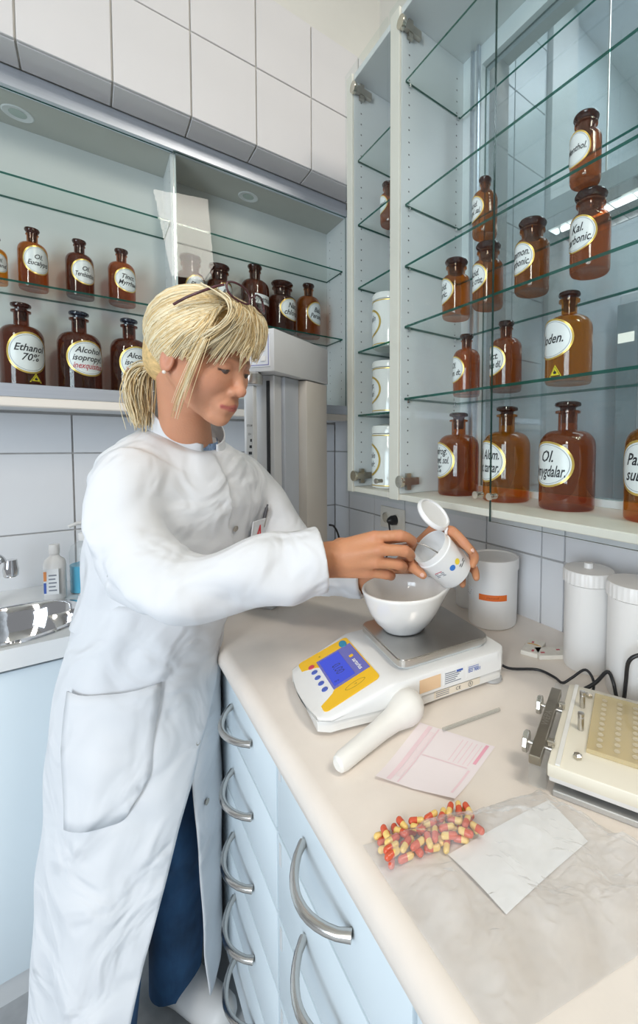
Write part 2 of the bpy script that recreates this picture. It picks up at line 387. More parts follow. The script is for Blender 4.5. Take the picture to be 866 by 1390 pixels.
st = obj('sink_worktop', sink_top(), pmat('white_worktop', (0.82, 0.83, 0.83), 0.3)); tag(st, 'white worktop around the round steel basin', 'worktop')
sk = thing('sink_basin', 'round polished steel hand basin set in the white worktop', 'sink', (sc[0], sc[1], CZ))
bw = [(0.0, -0.125), (0.05, -0.124), (0.09, -0.112), (0.118, -0.08), (0.132, -0.035), (0.1395, -0.002), (0.145, 0.005), (0.156, 0.004), (0.158, 0.0005)]
obj('bowl', lathe(bw, 48), M['chrome'], sk)
obj('drain', lathe([(0, -0.1225), (0.018, -0.1225), (0.022, -0.1235)], 24), M['steel'], sk)
sb = thing('sink_cabinet', 'pale blue base cabinet below the hand basin', 'cabinet', (-0.4, 1.31, 0))
obj('body', jbox([(-0.78, -0.762, 0.02, 0.45, 0.10, 0.851), (0.582, 0.60, 0.02, 0.45, 0.10, 0.851), (-0.762, 0.582, 0.02, 0.45, 0.10, 0.118), (-0.762, 0.582, 0.435, 0.45, 0.118, 0.851)]), M['drawer'], sb)
obj('plinth', box(-0.78, 0.60, 0.05, 0.45, 0.0, 0.0995), M['white'], sb)
for i in range(3): obj('door', box(-0.78+0.47*i, -0.78+0.47*i+0.462, 0.0, 0.0195, 0.105, 0.838, 0.002, 2), M['drawer'], sb)
# tap
tp = thing('tap', 'chrome swan-neck tap over the steel basin', 'tap', (-0.277, 1.62, CZ+0.0008))
obj('spout', tube(spline([(0, 0, 0.0), (0, 0, 0.10), (0.005, -0.02, 0.165), (0.05, -0.055, 0.19), (0.09, -0.085, 0.165), (0.098, -0.09, 0.150)], 6), 0.0125, 14), M['chrome'], tp)
obj('aerator', lathe([(0, 0), (0.013, 0), (0.0155, 0.003), (0.0165, 0.02), (0.0145, 0.032), (0.0135, 0.045), (0, 0.046)], 24), M['chrome'], tp).location = (0.0995, -0.091, 0.106)
tp.children[-1].rotation_euler = (0.12, -0.10, 0)
obj('base', lathe([(0.026, 0), (0.026, 0.006), (0.018, 0.02), (0, 0.02)], 24), M['chrome'], tp)
lvr = obj('lever', tube([(0, 0, 0.10), (-0.03, 0.0, 0.115), (-0.07, 0.0, 0.125)], [0.009, 0.007, 0.005], 8), M['chrome'], tp)

# ------------------------------------------------------------------ wall cabinet on the back wall (sliding glass)
wc = thing('wall_cabinet', 'white wall cabinet with sliding glass doors on the tiled back wall', 'cabinet', (0, 1.75, 1.462))
def wpart(name, me, mat, p): 
    o = obj(name, me, mat, p); o.matrix_parent_inverse = Matrix.LocRotScale(p.location, p.rotation_euler, None).inverted(); return o
X0 = -0.95; XE = 0.859; YG = 1.592
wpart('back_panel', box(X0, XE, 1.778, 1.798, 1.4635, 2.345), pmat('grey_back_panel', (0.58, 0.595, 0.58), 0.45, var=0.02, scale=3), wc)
wpart('bottom_board', box(X0, XE, YG, 1.7775, 1.4635, 1.525, 0.001), M['white'], wc)
wpart('front_rail', box(X0, XE, 1.567, 1.5915, 1.462, 1.488, 0.003), M['edge'], wc)
wpart('lower_track', box(X0, XE, 1.572, 1.5915, 1.4885, 1.525, 0.001), M['alu'], wc)
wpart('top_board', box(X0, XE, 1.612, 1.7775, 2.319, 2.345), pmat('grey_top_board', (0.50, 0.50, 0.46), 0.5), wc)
wpart('upper_track', jbox([(X0, XE, 1.592, 1.599, 2.345, 2.3735), (X0, XE, 1.585, 1.6115, 2.319, 2.3448)]), M['alu'], wc)
wpart('side_panel', box(XE+0.0005, XE+0.018, YG, 1.798, 1.4635, 2.345), M['white'], wc)
dv = wpart('divider', box(0.2225, 0.2385, 1.614, 1.7775, 1.5255, 2.3185), M['white'], wc)
def holes(xs_, ys_, z0, z1, step, axis, off):
    bm = bmesh.new()
    for x in xs_:
        for y in ys_:
            z = z0
            while z < z1:
                r_ = bmesh.ops.create_circle(bm, cap_ends=True, segments=8, radius=0.0024)
                mm = Matrix.Translation((x, y, z)) @ (Matrix.Rotation(PI/2, 4, 'Y') if axis == 'x' else Matrix.Rotation(PI/2, 4, 'X'))
                bmesh.ops.transform(bm, matrix=mm, verts=r_['verts']); z += step
    me = bpy.data.meshes.new('holes'); bm.to_mesh(me); bm.free(); return me
HG = pmat('drilled_hole', (0.12, 0.12, 0.12), 0.9)
h_ = wpart('pin_holes', holes([0.2222], [1.636, 1.745], 1.57, 2.30, 0.035, 'x', 0), HG, wc); h_['kind'] = 'stuff'
h_ = wpart('pin_holes', holes([XE-0.0003], [1.636, 1.745], 1.57, 2.30, 0.035, 'x', 0), HG, wc); h_['kind'] = 'stuff'
for i, (a, b, y) in enumerate(((X0, 0.240, 1.2640), (0.262, 0.920, 1.2640), (X0, 0.240, 0), (0.262, 0.920, 0))):
    if y:
        pass
for (a, b) in ((X0+0.002, 0.2215), (0.2395, XE-0.0005)):
    for z in (2.106, 1.818):
        wpart('glass_shelf', glass_slab(a, b, 1.625, 1.7765, z-0.006, z, 'z', face=M['shelfglass']), None, wc)
for z in (2.0998, 1.8118):
    for x in (0.2200, 0.2412, XE-0.0025):
        wpart('shelf_pin', lathe([(0, -0.006), (0.003, -0.006), (0.003, 0), (0, 0)], 8), M['chrome'], wc).location = (x, 1.64, z-0.0003)
for (a, b, y) in ((X0, 0.236, 1.6010), (0.2290, XE-0.001, 1.5935)):
    wpart('sliding_door', glass_slab(a, b, y, y+0.005, 1.5255, 2.3185, 'y'), None, wc)
wpart('door_edge_strip', box(0.2276, 0.2287, 1.5932, 1.6000, 1.5256, 2.3185), M['chrome'], wc)
for x, y in ((-0.148, 1.703), (0.495, 1.703)):
    d_ = wpart('downlight', lathe([(0.020, 0.0), (0.033, -0.002), (0.036, -0.0005), (0.036, 0.0), (0.020, 0.0006)], 32), M['white'], wc); d_.location = (x, y, 2.3188)
    l_ = obj('lens', lathe([(0, -0.0004), (0.014, -0.0006), (0.020, -0.0002)], 24), pmat('downlight_lens', (0.45, 0.52, 0.48), 0.1), d_)

# ------------------------------------------------------------------ display cabinet on the right wall
dc = thing('display_cabinet', 'tall white display cabinet with hinged glass doors above the worktop', 'cabinet', (0.80, 0.5, 1.213))
XF = 0.656; Y0 = -0.30
wpart('bottom_board', box(XF, XW-0.0005, Y0, 1.195, 1.213, 1.229, 0.0015), M['edge'], dc)
wpart('top_board', box(XF, XW-0.0005, Y0, 1.195, 2.483, 2.501, 0.001), M['white'], dc)
wpart('side_panel', box(XF, XW-0.0005, 1.163, 1.195, 1.2295, 2.4825, 0.001), M['white'], dc)
wpart('middle_panel', box(XF, XW-0.0005, 0.913, 0.954, 1.2295, 2.4825, 0.001), M['white'], dc)
wpart('edging', box(XF-0.008, XF-0.0004, 0.913, 0.954, 1.213, 2.501, 0.001), M['edge'], dc)
wpart('edging', box(XF-0.008, XF-0.0004, 1.163, 1.195, 1.213, 2.501, 0.001), M['edge'], dc)
wpart('back_panel', box(XW-0.012, XW-0.0005, 0.9545, 1.1625, 1.2295, 2.4825), M['white'], dc)
FRM = pmat('back_frame_white', (0.76, 0.80, 0.82), 0.4)
wpart('back_frame', jbox([(XW-0.03, XW+0.002, 0.838, 0.9125, 1.2295, 2.4825), (XW-0.03, XW+0.002, Y0, 0.838, 2.43, 2.4825), (XW-0.03, XW+0.002, Y0, 0.838, 1.2295, 1.246)]), FRM, dc)
wpart('back_rail', jbox([(XW-0.04, XW-0.0305, 0.842, 0.850, 1.2298, 2.482), (XW-0.04, XW-0.0305, 0.866, 0.873, 1.2298, 2.482)]), M['alu'], dc)
wpart('back_glass', glass_slab(XW-0.016, XW-0.011, Y0, 0.837, 1.2465, 2.429, 'x', face=thin_glass('tinted_back_glass', (0.80, 0.85, 0.87), refl=1.3, haze=0.16, hazecol=(0.58, 0.64, 0.67))), None, dc)
for yy in (0.9128, 1.1628):
    h_ = wpart('pin_holes', holes([XF+0.025, XW-0.055], [yy], 1.275, 2.45, 0.032, 'y', 0), HG, dc); h_['kind'] = 'stuff'
for z in (1.4915, 1.6845, 1.845, 2.0055, 2.324):
    wpart('glass_shelf', glass_slab(XF+0.012, XW-0.0425, Y0, 0.9115, z-0.006, z, 'z', face=M['shelfglass']), None, dc)
for z in (2.248, 2.053, 1.858, 1.6585, 1.4587):
    wpart('glass_shelf', glass_slab(XF+0.012, XW-0.0135, 0.9555, 1.1615, z-0.006, z, 'z', face=M['shelfglass']), None, dc)
for z in (1.4915, 1.6845, 1.845, 2.0055, 2.324):
    for x in (XF+0.025, XW-0.055): wpart('shelf_pin', lathe([(0, -0.007), (0.0035, -0.007), (0.0035, 0), (0, 0)], 8), M['chrome'], dc).location = (x, 0.9088, z-0.0063)
def hinge(y, z):
    h = wpart('hinge', jbox([(0, 0.052, -0.012, 0, -0.010, 0.010), (0.012, 0.026, -0.010, 0, -0.024, 0.022)]), M['nickel'], dc); h.location = (XF+0.004, y, z)
    c_ = obj('hinge_cup', lathe([(0, -0.004), (0.016, -0.004), (0.017, 0), (0.016, 0.006), (0, 0.006)], 24), M['brass'], h); c_.rotation_euler = (0, PI/2, 0.0); c_.location = (-0.010, -0.006, 0)
for y in (0.9122, 1.1622):
    for z in (2.454, 1.264): hinge(y, z)
for (y0, y1) in ((0.9605, 1.1920), (0.5775, 0.9480), (0.205, 0.5755), (-0.17, 0.203)):
    d_ = wpart('glass_door', glass_slab(XF-0.0155, XF-0.0095, y0, y1, 1.207, 2.505, 'x', edge=M['darkedge'] if y1 < 0.6 else M['shelfglass']), None, dc)
    kn = wpart('door_knob', lathe([(0, 0), (0.0055, 0), (0.0055, 0.014), (0.0075, 0.017), (0.0075, 0.022), (0, 0.022)], 16), M['brass'], dc)
    kn.rotation_euler = (0, -PI/2, 0); kn.location = (XF-0.016, y0+0.018 if y0 > 0.3 else y1-0.018, 1.262)
# ------------------------------------------------------------------ bottles
def bottle_profile(r, h, kind):
    p = [(0.0, 0.004), (r*0.75, 0.003), (r*0.93, 0.0), (r*0.985, 0.003), (r, 0.009)]
    if kind == 'narrow':
        b = h*0.575; nr = r*0.34; t = h*0.735
        p += [(r, b)] + [(nr+(r-nr)*math.cos(a)**0.85, b+(t-b)*math.sin(a)**0.9) for a in [PI/2*k/8 for k in range(1, 8)]]
        p += [(nr*1.02, t), (nr, h*0.78), (nr, h*0.885), (nr*1.32, h*0.892), (nr*1.34, h*0.912), (nr*1.1, h*0.92), (nr*0.7, h*0.92)]
    elif kind == 'slim':
        b = h*0.60; nr = r*0.38; t = h*0.76
        p += [(r, b)] + [(nr+(r-nr)*math.cos(a)**0.9, b+(t-b)*math.sin(a)**0.9) for a in [PI/2*k/8 for k in range(1, 8)]]
        p += [(nr, t), (nr*0.98, h*0.80), (nr*0.98, h*0.885), (nr*1.15, h*0.892), (nr*1.15, h*0.905), (nr*0.75, h*0.905)]
    else:
        b = h*0.60; nr = r*0.64; t = h*0.70
        p += [(r, b)] + [(nr+(r-nr)*math.cos(a)**0.8, b+(t-b)*math.sin(a)**0.9) for a in [PI/2*k/7 for k in range(1, 7)]]
        p += [(nr, t), (nr*0.97, h*0.74), (nr, h*0.82), (nr*1.16, h*0.835), (nr*1.16, h*0.855), (nr*0.85, h*0.86)]
    return p
def stopper_profile(r, h, kind):
    if kind == 'narrow':
        nr = r*0.34; return [(0, h*0.80), (nr*0.72, h*0.80), (nr*0.80, h*0.918), (nr*0.86, h*0.945), (nr*1.30, h*0.955), (nr*1.38, h*0.968), (nr*1.34, h*0.988), (nr*1.1, h), (0, h)]
    if kind == 'slim':
        nr = r*0.38; return [(0, h*0.80), (nr*0.72, h*0.80), (nr*0.82, h*0.90), (nr*0.95, h*0.915), (nr*1.30, h*0.955), (nr*1.36, h*0.975), (nr*1.25, h*0.997), (0, h)]
    nr = r*0.64; return [(0, h*0.76), (nr*0.78, h*0.76), (nr*0.84, h*0.858), (nr*0.95, h*0.875), (nr*1.22, h*0.915), (nr*1.28, h*0.94), (nr*1.2, h*0.965), (nr*0.85, h*0.985), (0, h)]
def bottle(lab, x, y, z, r, h, kind, lines, ang, glass=0, stop='stopper', group=None, lw=0.95, lh=0.20, lc=0.42, rect=False, red=None, warn=False, name='apothecary_bottle', fs=1.0):
    t = thing(name, lab, 'bottle', (x, y, z+0.0002), 0, group)
    obj('glass_body', lathe(bottle_profile(r, h, kind), 36), AMB[glass], t)
    obj('stopper', lathe(stopper_profile(r, h, kind), 28), M[stop], t)
    A = math.radians(ang); zc = h*lc
    if rect:
        me = box(-r*0.62, r*0.62, -h*0.075, h*0.075, 0, 0.0002); bm = bmesh.new(); bm.from_mesh(me); bmesh.ops.subdivide_edges(bm, edges=bm.edges[:], cuts=6, use_grid_fill=True); bm.to_mesh(me); bm.free()
        lb = obj('label', wrap(me, r, zc, A, 0.0006), M['label'], t)
    else:
        lb = obj('label', wrap(flat_ellipse(r*lw, h*lh), r, zc, A, 0.0006), M['label'], t)
        obj('label_border', wrap(flat_ellipse(r*lw*1.075, h*lh*1.075, a0=r*lw*0.985, b0=h*lh*0.985, rings=1), r, zc, A, 0.0010), M['gold'], lb)
        obj('label_line', wrap(flat_ellipse(r*lw*0.925, h*lh*0.925, a0=r*lw*0.905, b0=h*lh*0.905, rings=1), r, zc, A, 0.0008), M['greyink'], lb)
    n = len(lines)
    for i, s in enumerate(lines):
        if not s: continue
        size = r*0.58*fs if n <= 2 else r*0.47*fs
        me = text_me(s, size, 0.35, 0.82, bold=size*0.014)
        wmax = max((v.co.x for v in me.vertices), default=0) - min((v.co.x for v in me.vertices), default=0)
        lim = r*lw*1.55
        k = min(1.0, lim/wmax) if wmax > 0 else 1
        for v in me.vertices: v.co.x *= k; v.co.y += ((n-1)/2-i)*size*0.92
        obj('lettering', wrap(me, r, zc, A, 0.0010), M['redink'] if red is not None and i == red else M['ink'], lb)
    if warn:
        tri = mesh_np([(-0.5, -0.43, 0), (0.5, -0.43, 0), (0, 0.43, 0)], [(0, 1, 2)], False); tri.transform(Matrix.Scale(r*0.62, 4))
        pl = obj('warning_sticker', wrap(tri, r, h*0.115, A+0.25, 0.0008), pmat('warning_yellow', (0.85, 0.70, 0.03), 0.4), t)
        for sc_, mt_, of in ((0.50, 'ink', 0.0011), (0.41, None, 0.0013)):
            tri = mesh_np([(-0.5, -0.43, 0), (0.5, -0.43, 0), (0, 0.43, 0)], [(0, 1, 2)], False); tri.transform(Matrix.Scale(r*sc_, 4))
            obj('warning_frame' if mt_ else 'warning_field', wrap(tri, r, h*0.112, A+0.25, of), M['ink'] if mt_ else pl.data.materials[0], pl)
        fl = mesh_np([(-.13, -.2, 0), (.13, -.2, 0), (.16, -.02, 0), (.04, .02, 0), (.0, .22, 0), (-.08, .02, 0), (-.16, -.03, 0)], [tuple(range(7))], False); fl.transform(Matrix.Scale(r*0.5, 4))
        obj('flame_symbol', wrap(fl, r, h*0.108, A+0.25, 0.0015), M['ink'], pl)
    return t
zb, zE, zD, zC = 1.229, 1.4915, 1.6845, 1.845
GB, GE, GD, GC = 'large bottles on the display cabinet floor', 'bottles on the lowest glass shelf', 'wide-necked bottles on the middle glass shelf', 'bottles on the upper glass shelf'
RA = 168
bottle('large dark amber stoppered bottle nearest the cabinet hinge, label Hydrog. peroxyd. sol.', 0.790, 0.825, zb, 0.056, 0.223, 'narrow', ['Hydrog.', 'peroxyd. sol.', '3%'], 158, 0, group=GB, lh=0.205)
bottle('large amber stoppered bottle behind the glass door edge, label Alum. acet. tartar.', 0.800, 0.665, zb, 0.057, 0.230, 'narrow', ['Sol. Alum.', 'acet. tartar.'], 160, 1, group=GB, lh=0.205)
bottle('large red-brown stoppered bottle with the Ol. Amygdalar. label', 0.805, 0.502, zb, 0.058, 0.230, 'narrow', ['Ol.', 'Amygdalar.'], 168, 3, group=GB, lh=0.195)
bottle('large amber bottle labelled Paraff. subliq. cut off by the picture edge', 0.805, 0.322, zb, 0.052, 0.232, 'narrow', ['Paraff.', 'subliq.'], 176, 1, group=GB, lh=0.20)
bottle('small amber bottle holding reddish powder on the lowest glass shelf', 0.770, 0.777, zE, 0.035, 0.159, 'slim', ['Ol.', 'arom. dt.'], 158, 3, group=GE)
bottle('amber bottle straddling the glass door edge on the lowest glass shelf', 0.770, 0.646, zE, 0.037, 0.163, 'slim', ['Tinct.', 'Arnicae dil.'], 160, 3, group=GE)
bottle('bright amber bottle with yellow flame warning sticker, label Ioden.', 0.770, 0.482, zE, 0.046, 0.1855, 'narrow', ['Ioden.'], 166, 1, group=GE, warn=True, lc=0.46)
bottle('short wide-necked amber bottle nearest the cabinet side panel', 0.730, 0.776, zD, 0.0355, 0.148, 'wide', ['Acid.', 'boric.'], 158, 0, group=GD)
bottle('wide-necked amber bottle labelled Acid. citric. crist. behind the door edge', 0.730, 0.669, zD, 0.0355, 0.148, 'wide', ['Acid.', 'citric. crist.'], 160, 0, group=GD)
bottle('wide-necked amber bottle labelled Ammon. carbonic.', 0.730, 0.546, zD, 0.0355, 0.150, 'wide', ['Ammon.', 'carbonic.'], 166, 0, group=GD)
bottle('wide-necked red-amber bottle labelled Kal. carbonic. below the topmost bottle', 0.730, 0.417, zD, 0.0355, 0.148, 'wide', ['Kal.', 'carbonic.'], 170, 3, group=GD)
bottle('small amber bottle with a flared stopper on the upper glass shelf', 0.720, 0.672, zC, 0.029, 0.130, 'slim', ['Acid.', 'acetyl. sal.'], 160, 0, group=GC)
bottle('topmost amber bottle, wide neck, label Menthol.', 0.718, 0.423, zC, 0.0275, 0.122, 'wide', ['Menthol.'], 170, 3, group=GC, lh=0.23)
bottle('small brown bottle half hidden behind the cabinet middle panel', 0.75, 1.105, 2.0532, 0.030, 0.130, 'wide', ['Thymol.'], 165, 3)
L2, L1 = 1.818, 1.525
GL2, GL1, GR2 = 'small bottles on the middle shelf of the back cabinet', 'large bottles on the floor of the back cabinet', 'bottles behind the woman in the back cabinet'
LA = -66
bottle('small amber bottle cut off by the picture edge on the back cabinet shelf', -0.206, 1.70, L2, 0.026, 0.130, 'slim', ['Ol.', 'Lavand.'], LA, 1, group=GL2)
bottle('amber bottle labelled Ol. Eucalypti on the back cabinet shelf', -0.126, 1.70, L2, 0.034, 0.179, 'slim', ['Ol.', 'Eucalypti'], LA, 0, group=GL2, lh=0.215, lc=0.45)
bottle('amber bottle labelled Ol. Terebinth. on the back cabinet shelf', -0.018, 1.70, L2, 0.035, 0.178, 'slim', ['Ol.', 'Terebinthin.'], LA, 2, group=GL2, lh=0.20)
bottle('amber bottle labelled Tinct. Myrrhae on the back cabinet shelf', 0.089, 1.70, L2, 0.037, 0.180, 'slim', ['Tinct.', 'Myrrhae'], LA, 3, group=GL2, lh=0.20)
bottle('large dark bottle labelled Ethanol 70% with yellow hazard mark', -0.156, 1.70, L1, 0.050, 0.248, 'narrow', ['Ethanol', '70%'], LA, 2, 'stopper', group=GL1, lh=0.225, lc=0.40, warn=True)
bottle('large dark bottle labelled Alcohol isopropyl. between the Ethanol bottle and its twin', -0.024, 1.70, L1, 0.055, 0.249, 'narrow', ['Alcohol', 'isopropyl.', 'inexquisitus'], LA, 2, 'stopper_blue', group=GL1, lh=0.205, lc=0.40, red=2)
bottle('large dark bottle labelled Alcohol isopropyl. beside the blonde ponytail', 0.105, 1.70, L1, 0.053, 0.251, 'narrow', ['Alcohol', 'isopropyl.', 'inexquisitus'], LA, 2, 'stopper_blue', group=GL1, lh=0.205, lc=0.40, red=2)
bottle('brown bottle with a plain rectangular label behind the spectacles', 0.513, 1.69, L2, 0.052, 0.239, 'slim', ['Glycerinum'], -72, 2, group=GR2, rect=True)
bottle('wide-necked brown bottle between two narrow-necked ones above the mixing machine', 0.622, 1.695, L2, 0.053, 0.207, 'wide', ['Nat.', 'chlorat.'], -62, 2, group=GR2)
bottle('narrow-necked brown bottle nearest the cabinet side wall above the mixing machine', 0.735, 1.695, L2, 0.048, 0.222, 'slim', ['Bals.', 'Peruvian.'], -62, 0, group=GR2)
bottle('wide-necked brown bottle just above the blonde hair', 0.385, 1.69, L2, 0.043, 0.211, 'wide', ['Acid.', 'tannic.'], -66, 2, group=GR2)
bottle('blue-black stoppered bottle behind the sliding door edge above the hair', 0.290, 1.69, L2, 0.043, 0.218, 'wide', ['Plumb.', 'acet.'], -66, 2, 'stopper_blue', group=GR2)

# white porcelain jars in the narrow bay
def jar(lab, x, y, z, r, h, lines, nm='porcelain_jar'):
    t = thing(nm, lab, 'jar', (x, y, z+0.0002), 0, 'porcelain jars in the narrow bay')
    obj('body', lathe([(0, 0.003), (r*0.9, 0), (r, 0.004), (r, h*0.80), (r*0.97, h*0.82), (r*0.9, h*0.825), (0, h*0.825)], 40), M['porcelain'], t)
    obj('lid', lathe([(r*0.9, h*0.8255), (r*1.02, h*0.83), (r*1.03, h*0.90), (r*0.98, h*0.94), (r*0.6, h*0.97), (0, h*0.975)], 40), M['porcelain'], t)
    for zz in (0.04, 0.79): obj('gold_band', lathe([(r+0.0004, h*zz), (r+0.0008, h*zz+0.001), (r+0.0004, h*zz+0.003)], 40), M['gold'], t)
    A = math.radians(152)
    lb = obj('label', wrap(flat_ellipse(r*0.85, h*0.23), r, h*0.43, A, 0.0006), M['label'], t)
    obj('label_border', wrap(flat_ellipse(r*0.92, h*0.25, a0=r*0.80, b0=h*0.215, rings=1), r, h*0.43, A, 0.0009), M['gold'], lb)
    for i, s in enumerate(lines):
        me = text_me(s, r*0.45, 0.35, 0.8)
        for v in me.vertices: v.co.y += (0.5-i)*r*0.45
        obj('lettering', wrap(me, r, h*0.43, A, 0.0010), M['ink'], lb)
jar('white porcelain jar with gold oval label, topmost of the three whole jars', 0.735, 1.075, 1.6585, 0.057, 0.171, ['Vaselin', ''])
jar('white porcelain jar with gold oval label between two other jars', 0.735, 1.075, 1.4587, 0.057, 0.168, ['Ungt.', 'Zinci'])
jar('white porcelain jar with gold oval label on the cabinet floor', 0.735, 1.075, 1.229, 0.058, 0.204, ['Lanolin', 'anhydr.'])
sb_ = thing('ribbed_tube', 'slim white ribbed tube beside the panel edge on the narrow shelf', 'tube', (0.700, 0.990, 1.8582))
obj('body', lathe([(0, 0), (0.022, 0), (0.023, 0.004)] + [(0.023-0.0016*(k % 2), 0.03+0.009*k) for k in range(12)] + [(0.018, 0.142), (0, 0.143)], 28), M['plastic'], sb_)
for k in range(4): obj('band', lathe([(0.0234, 0.045+0.022*k), (0.0240, 0.048+0.022*k), (0.0234, 0.051+0.022*k)], 28), M['greyink'], sb_)

# ------------------------------------------------------------------ wall socket with plug
ws = thing('wall_socket', 'cream double wall socket on the tiles under the display cabinet', 'socket', (XW-0.0003, 1.308, 1.078))
obj('frame', box(-0.009, 0, -0.080, 0.080, -0.042, 0.042, 0.003, 2), M['plastic_warm'], ws)
for s in (1, -1):
    c_ = obj('outlet', lathe([(0.020, 0.006), (0.021, 0), (0.0225, 0), (0.024, -0.002), (0.0, -0.0015)][:4] + [(0.026, -0.003)], 28), M['plastic_warm'], ws); c_.rotation_euler = (0, -PI/2, 0); c_.location = (-0.0105, s*0.034, 0)
    q = obj('outlet_well', lathe([(0, 0.0), (0.0195, 0.0004)], 28), pmat('socket_shadow', (0.6, 0.55, 0.46), 0.6), ws); q.rotation_euler = (0, -PI/2, 0); q.location = (-0.0094, s*0.034, 0)
pg = obj('power_plug', lathe([(0, 0), (0.017, 0), (0.0185, 0.004), (0.018, 0.022), (0.012, 0.034), (0.006, 0.04), (0, 0.04)], 24), M['black']); pg.location = (XW-0.0112, 1.308-0.034, 1.078); pg.rotation_euler = (0, -PI/2, 0)
tag(pg, 'black round power plug in the cream wall socket', 'plug')

# ------------------------------------------------------------------ tall mixing machine in the corner
mm_ = thing('mixing_machine', 'tall light grey laboratory mixing machine standing in the worktop corner', 'machine', (0.399, 1.153, CZ), math.radians(33))
GM = pmat('light_grey_enamel', (0.66, 0.67, 0.68), 0.35, var=0.02); GM2 = pmat('blue_grey_enamel', (0.52, 0.56, 0.62), 0.3, var=0.03); GM3 = pmat('warm_grey_cover', (0.68, 0.64, 0.58), 0.4, var=0.02)
LZ = 0.784; WL = 0.281; WW = 0.19
obj('head', box(0, WL, 0, WW, LZ-0.118, LZ, 0.003, 2), GM, mm_)
obj('column', box(WL*0.56, WL-0.004, 0.002, WW-0.002, 0.03, LZ-0.121, 0.003, 2), GM3, mm_)
obj('inner_column', box(0.085, WL*0.56-0.001, 0.030, WW-0.03, 0.03, LZ-0.119, 0.002), GM2, mm_)
obj('front_rail', box(0.050, 0.0845, 0.040, WW-0.04, 0.03, LZ-0.119, 0.002), GM, mm_)
obj('slot', box(0.048, 0.0499, 0.055, 0.066, 0.05, LZ-0.135), M['black'], mm_)
obj('base_plate', box(-0.02, WL, 0.0, WW, 0.0, 0.029, 0.004, 2), GM, mm_)
obj('chuck', lathe([(0, 0), (0.026, 0), (0.028, 0.004), (0.028, 0.028), (0.022, 0.034), (0, 0.034)], 28), M['steel'], mm_).location = (0.0, 0.075, LZ-0.153)
ss = obj('scale_strip', box(-0.012, 0.004, 0.062, 0.088, 0.12, LZ-0.156, 0.002), M['white'], mm_)
for k in range(4): obj('scale_mark', box(-0.0126, -0.0121, 0.068, 0.070+0.003*(k % 3+1), 0.47-0.018*k, 0.478-0.018*k), M['ink'], ss)
for k, (t_, z_) in enumerate((('|||o', 0.492), ('STOP', 0.515))):
    q = obj('scale_lettering', text_me(t_, 0.008), M['ink'], ss); q.rotation_euler = (PI/2, 0, -PI/2); q.location = (-0.0124, 0.075, z_)
cp = obj('control_panel', box(-0.0025, -0.0002, 0.012, WW-0.012, LZ-0.105, LZ-0.012, 0.001), pmat('panel_white', (0.76, 0.78, 0.82), 0.3), mm_)
obj('panel_outline', jbox([(-0.003, -0.0026, 0.016, 0.018, LZ-0.101, LZ-0.016), (-0.003, -0.0026, WW-0.018, WW-0.016, LZ-0.101, LZ-0.016), (-0.003, -0.0026, 0.018, WW-0.018, LZ-0.018, LZ-0.016), (-0.003, -0.0026, 0.018, WW-0.018, LZ-0.101, LZ-0.099)]), pmat('panel_violet', (0.16, 0.16, 0.42), 0.4), cp)
for k in range(3): obj('button', box(-0.006, -0.0026, 0.026, 0.042, LZ-0.09+0.027*k, LZ-0.076+0.027*k, 0.0015, 2), M['plastic'], cp)
obj('arm', box(0.02, 0.0495, 0.045, 0.10, 0.225, 0.245, 0.003), M['steel'], mm_)
cb = obj('power_cable', tube(spline([(0.648, 1.325, 1.080), (0.675, 1.345, 1.068), (0.70, 1.36, 1.03), (0.715, 1.37, 0.97), (0.72, 1.37, 0.906), (0.78, 1.35, 0.9045), (0.845, 1.29, 0.91), (0.868, 1.274, 1.0), (0.866, 1.274, 1.06), (0.8575, 1.274, 1.078)], 6), 0.0035, 8), M['black']); tag(cb, 'black power cable curving behind the mixing machine to the socket', 'cable')

# ------------------------------------------------------------------ soap bottles by the sink
t = thing('soap_bottle', 'slim white hand soap bottle with a printed label beside the basin', 'bottle', (-0.095, 1.62, CZ+0.0003), math.radians(-20))
obj('body', lathe([(0, 0.002), (0.024, 0), (0.027, 0.004), (0.027, 0.105), (0.024, 0.118), (0.013, 0.128), (0.011, 0.135), (0, 0.135)], 32, sy=0.75), M['plastic'], t)
obj('cap', lathe([(0.0125, 0.1355), (0.0130, 0.150), (0.012, 0.163), (0, 0.164)], 24), M['plastic'], t)
lb = obj('label', box(-0.018, 0.018, -0.0218, -0.0208, 0.02, 0.095), M['label'], t)
obj('orange_band', box(-0.018, -0.011, -0.0224, -0.0219, 0.06, 0.088), pmat('orange_print', (0.85, 0.30, 0.08), 0.5), lb)
obj('blue_band', box(-0.018, -0.012, -0.0224, -0.0219, 0.024, 0.055), M['blueink'], lb)
for k in range(5): obj('print_line', box(-0.006, 0.013-0.003*(k % 2), -0.0224, -0.0219, 0.03+0.011*k, 0.034+0.011*k), M['greyink'], lb)
t = thing('disinfectant_bottle', 'clear pump bottle of bright blue disinfectant behind the white coat', 'bottle', (-0.022, 1.66, CZ+0.0003))
obj('body', lathe([(0, 0.001), (0.040, 0), (0.042, 0.004), (0.042, 0.125), (0.036, 0.145), (0.016, 0.158), (0.016, 0.165)], 32), M['frost'], t)
obj('liquid', lathe([(0, 0.002), (0.0405, 0.003), (0.0412, 0.085), (0, 0.085)], 32), M['bluefluid'], t)
pm = obj('pump', lathe([(0.018, 0.160), (0.019, 0.166), (0.019, 0.182), (0.008, 0.186), (0.006, 0.205), (0.011, 0.208), (0.011, 0.218), (0, 0.22)], 24), M['plastic'], t)
obj('nozzle', tube([(0, 0, 0.213), (-0.02, -0.01, 0.215), (-0.04, -0.018, 0.208)], [0.007, 0.006, 0.005], 8), M['plastic'], pm)
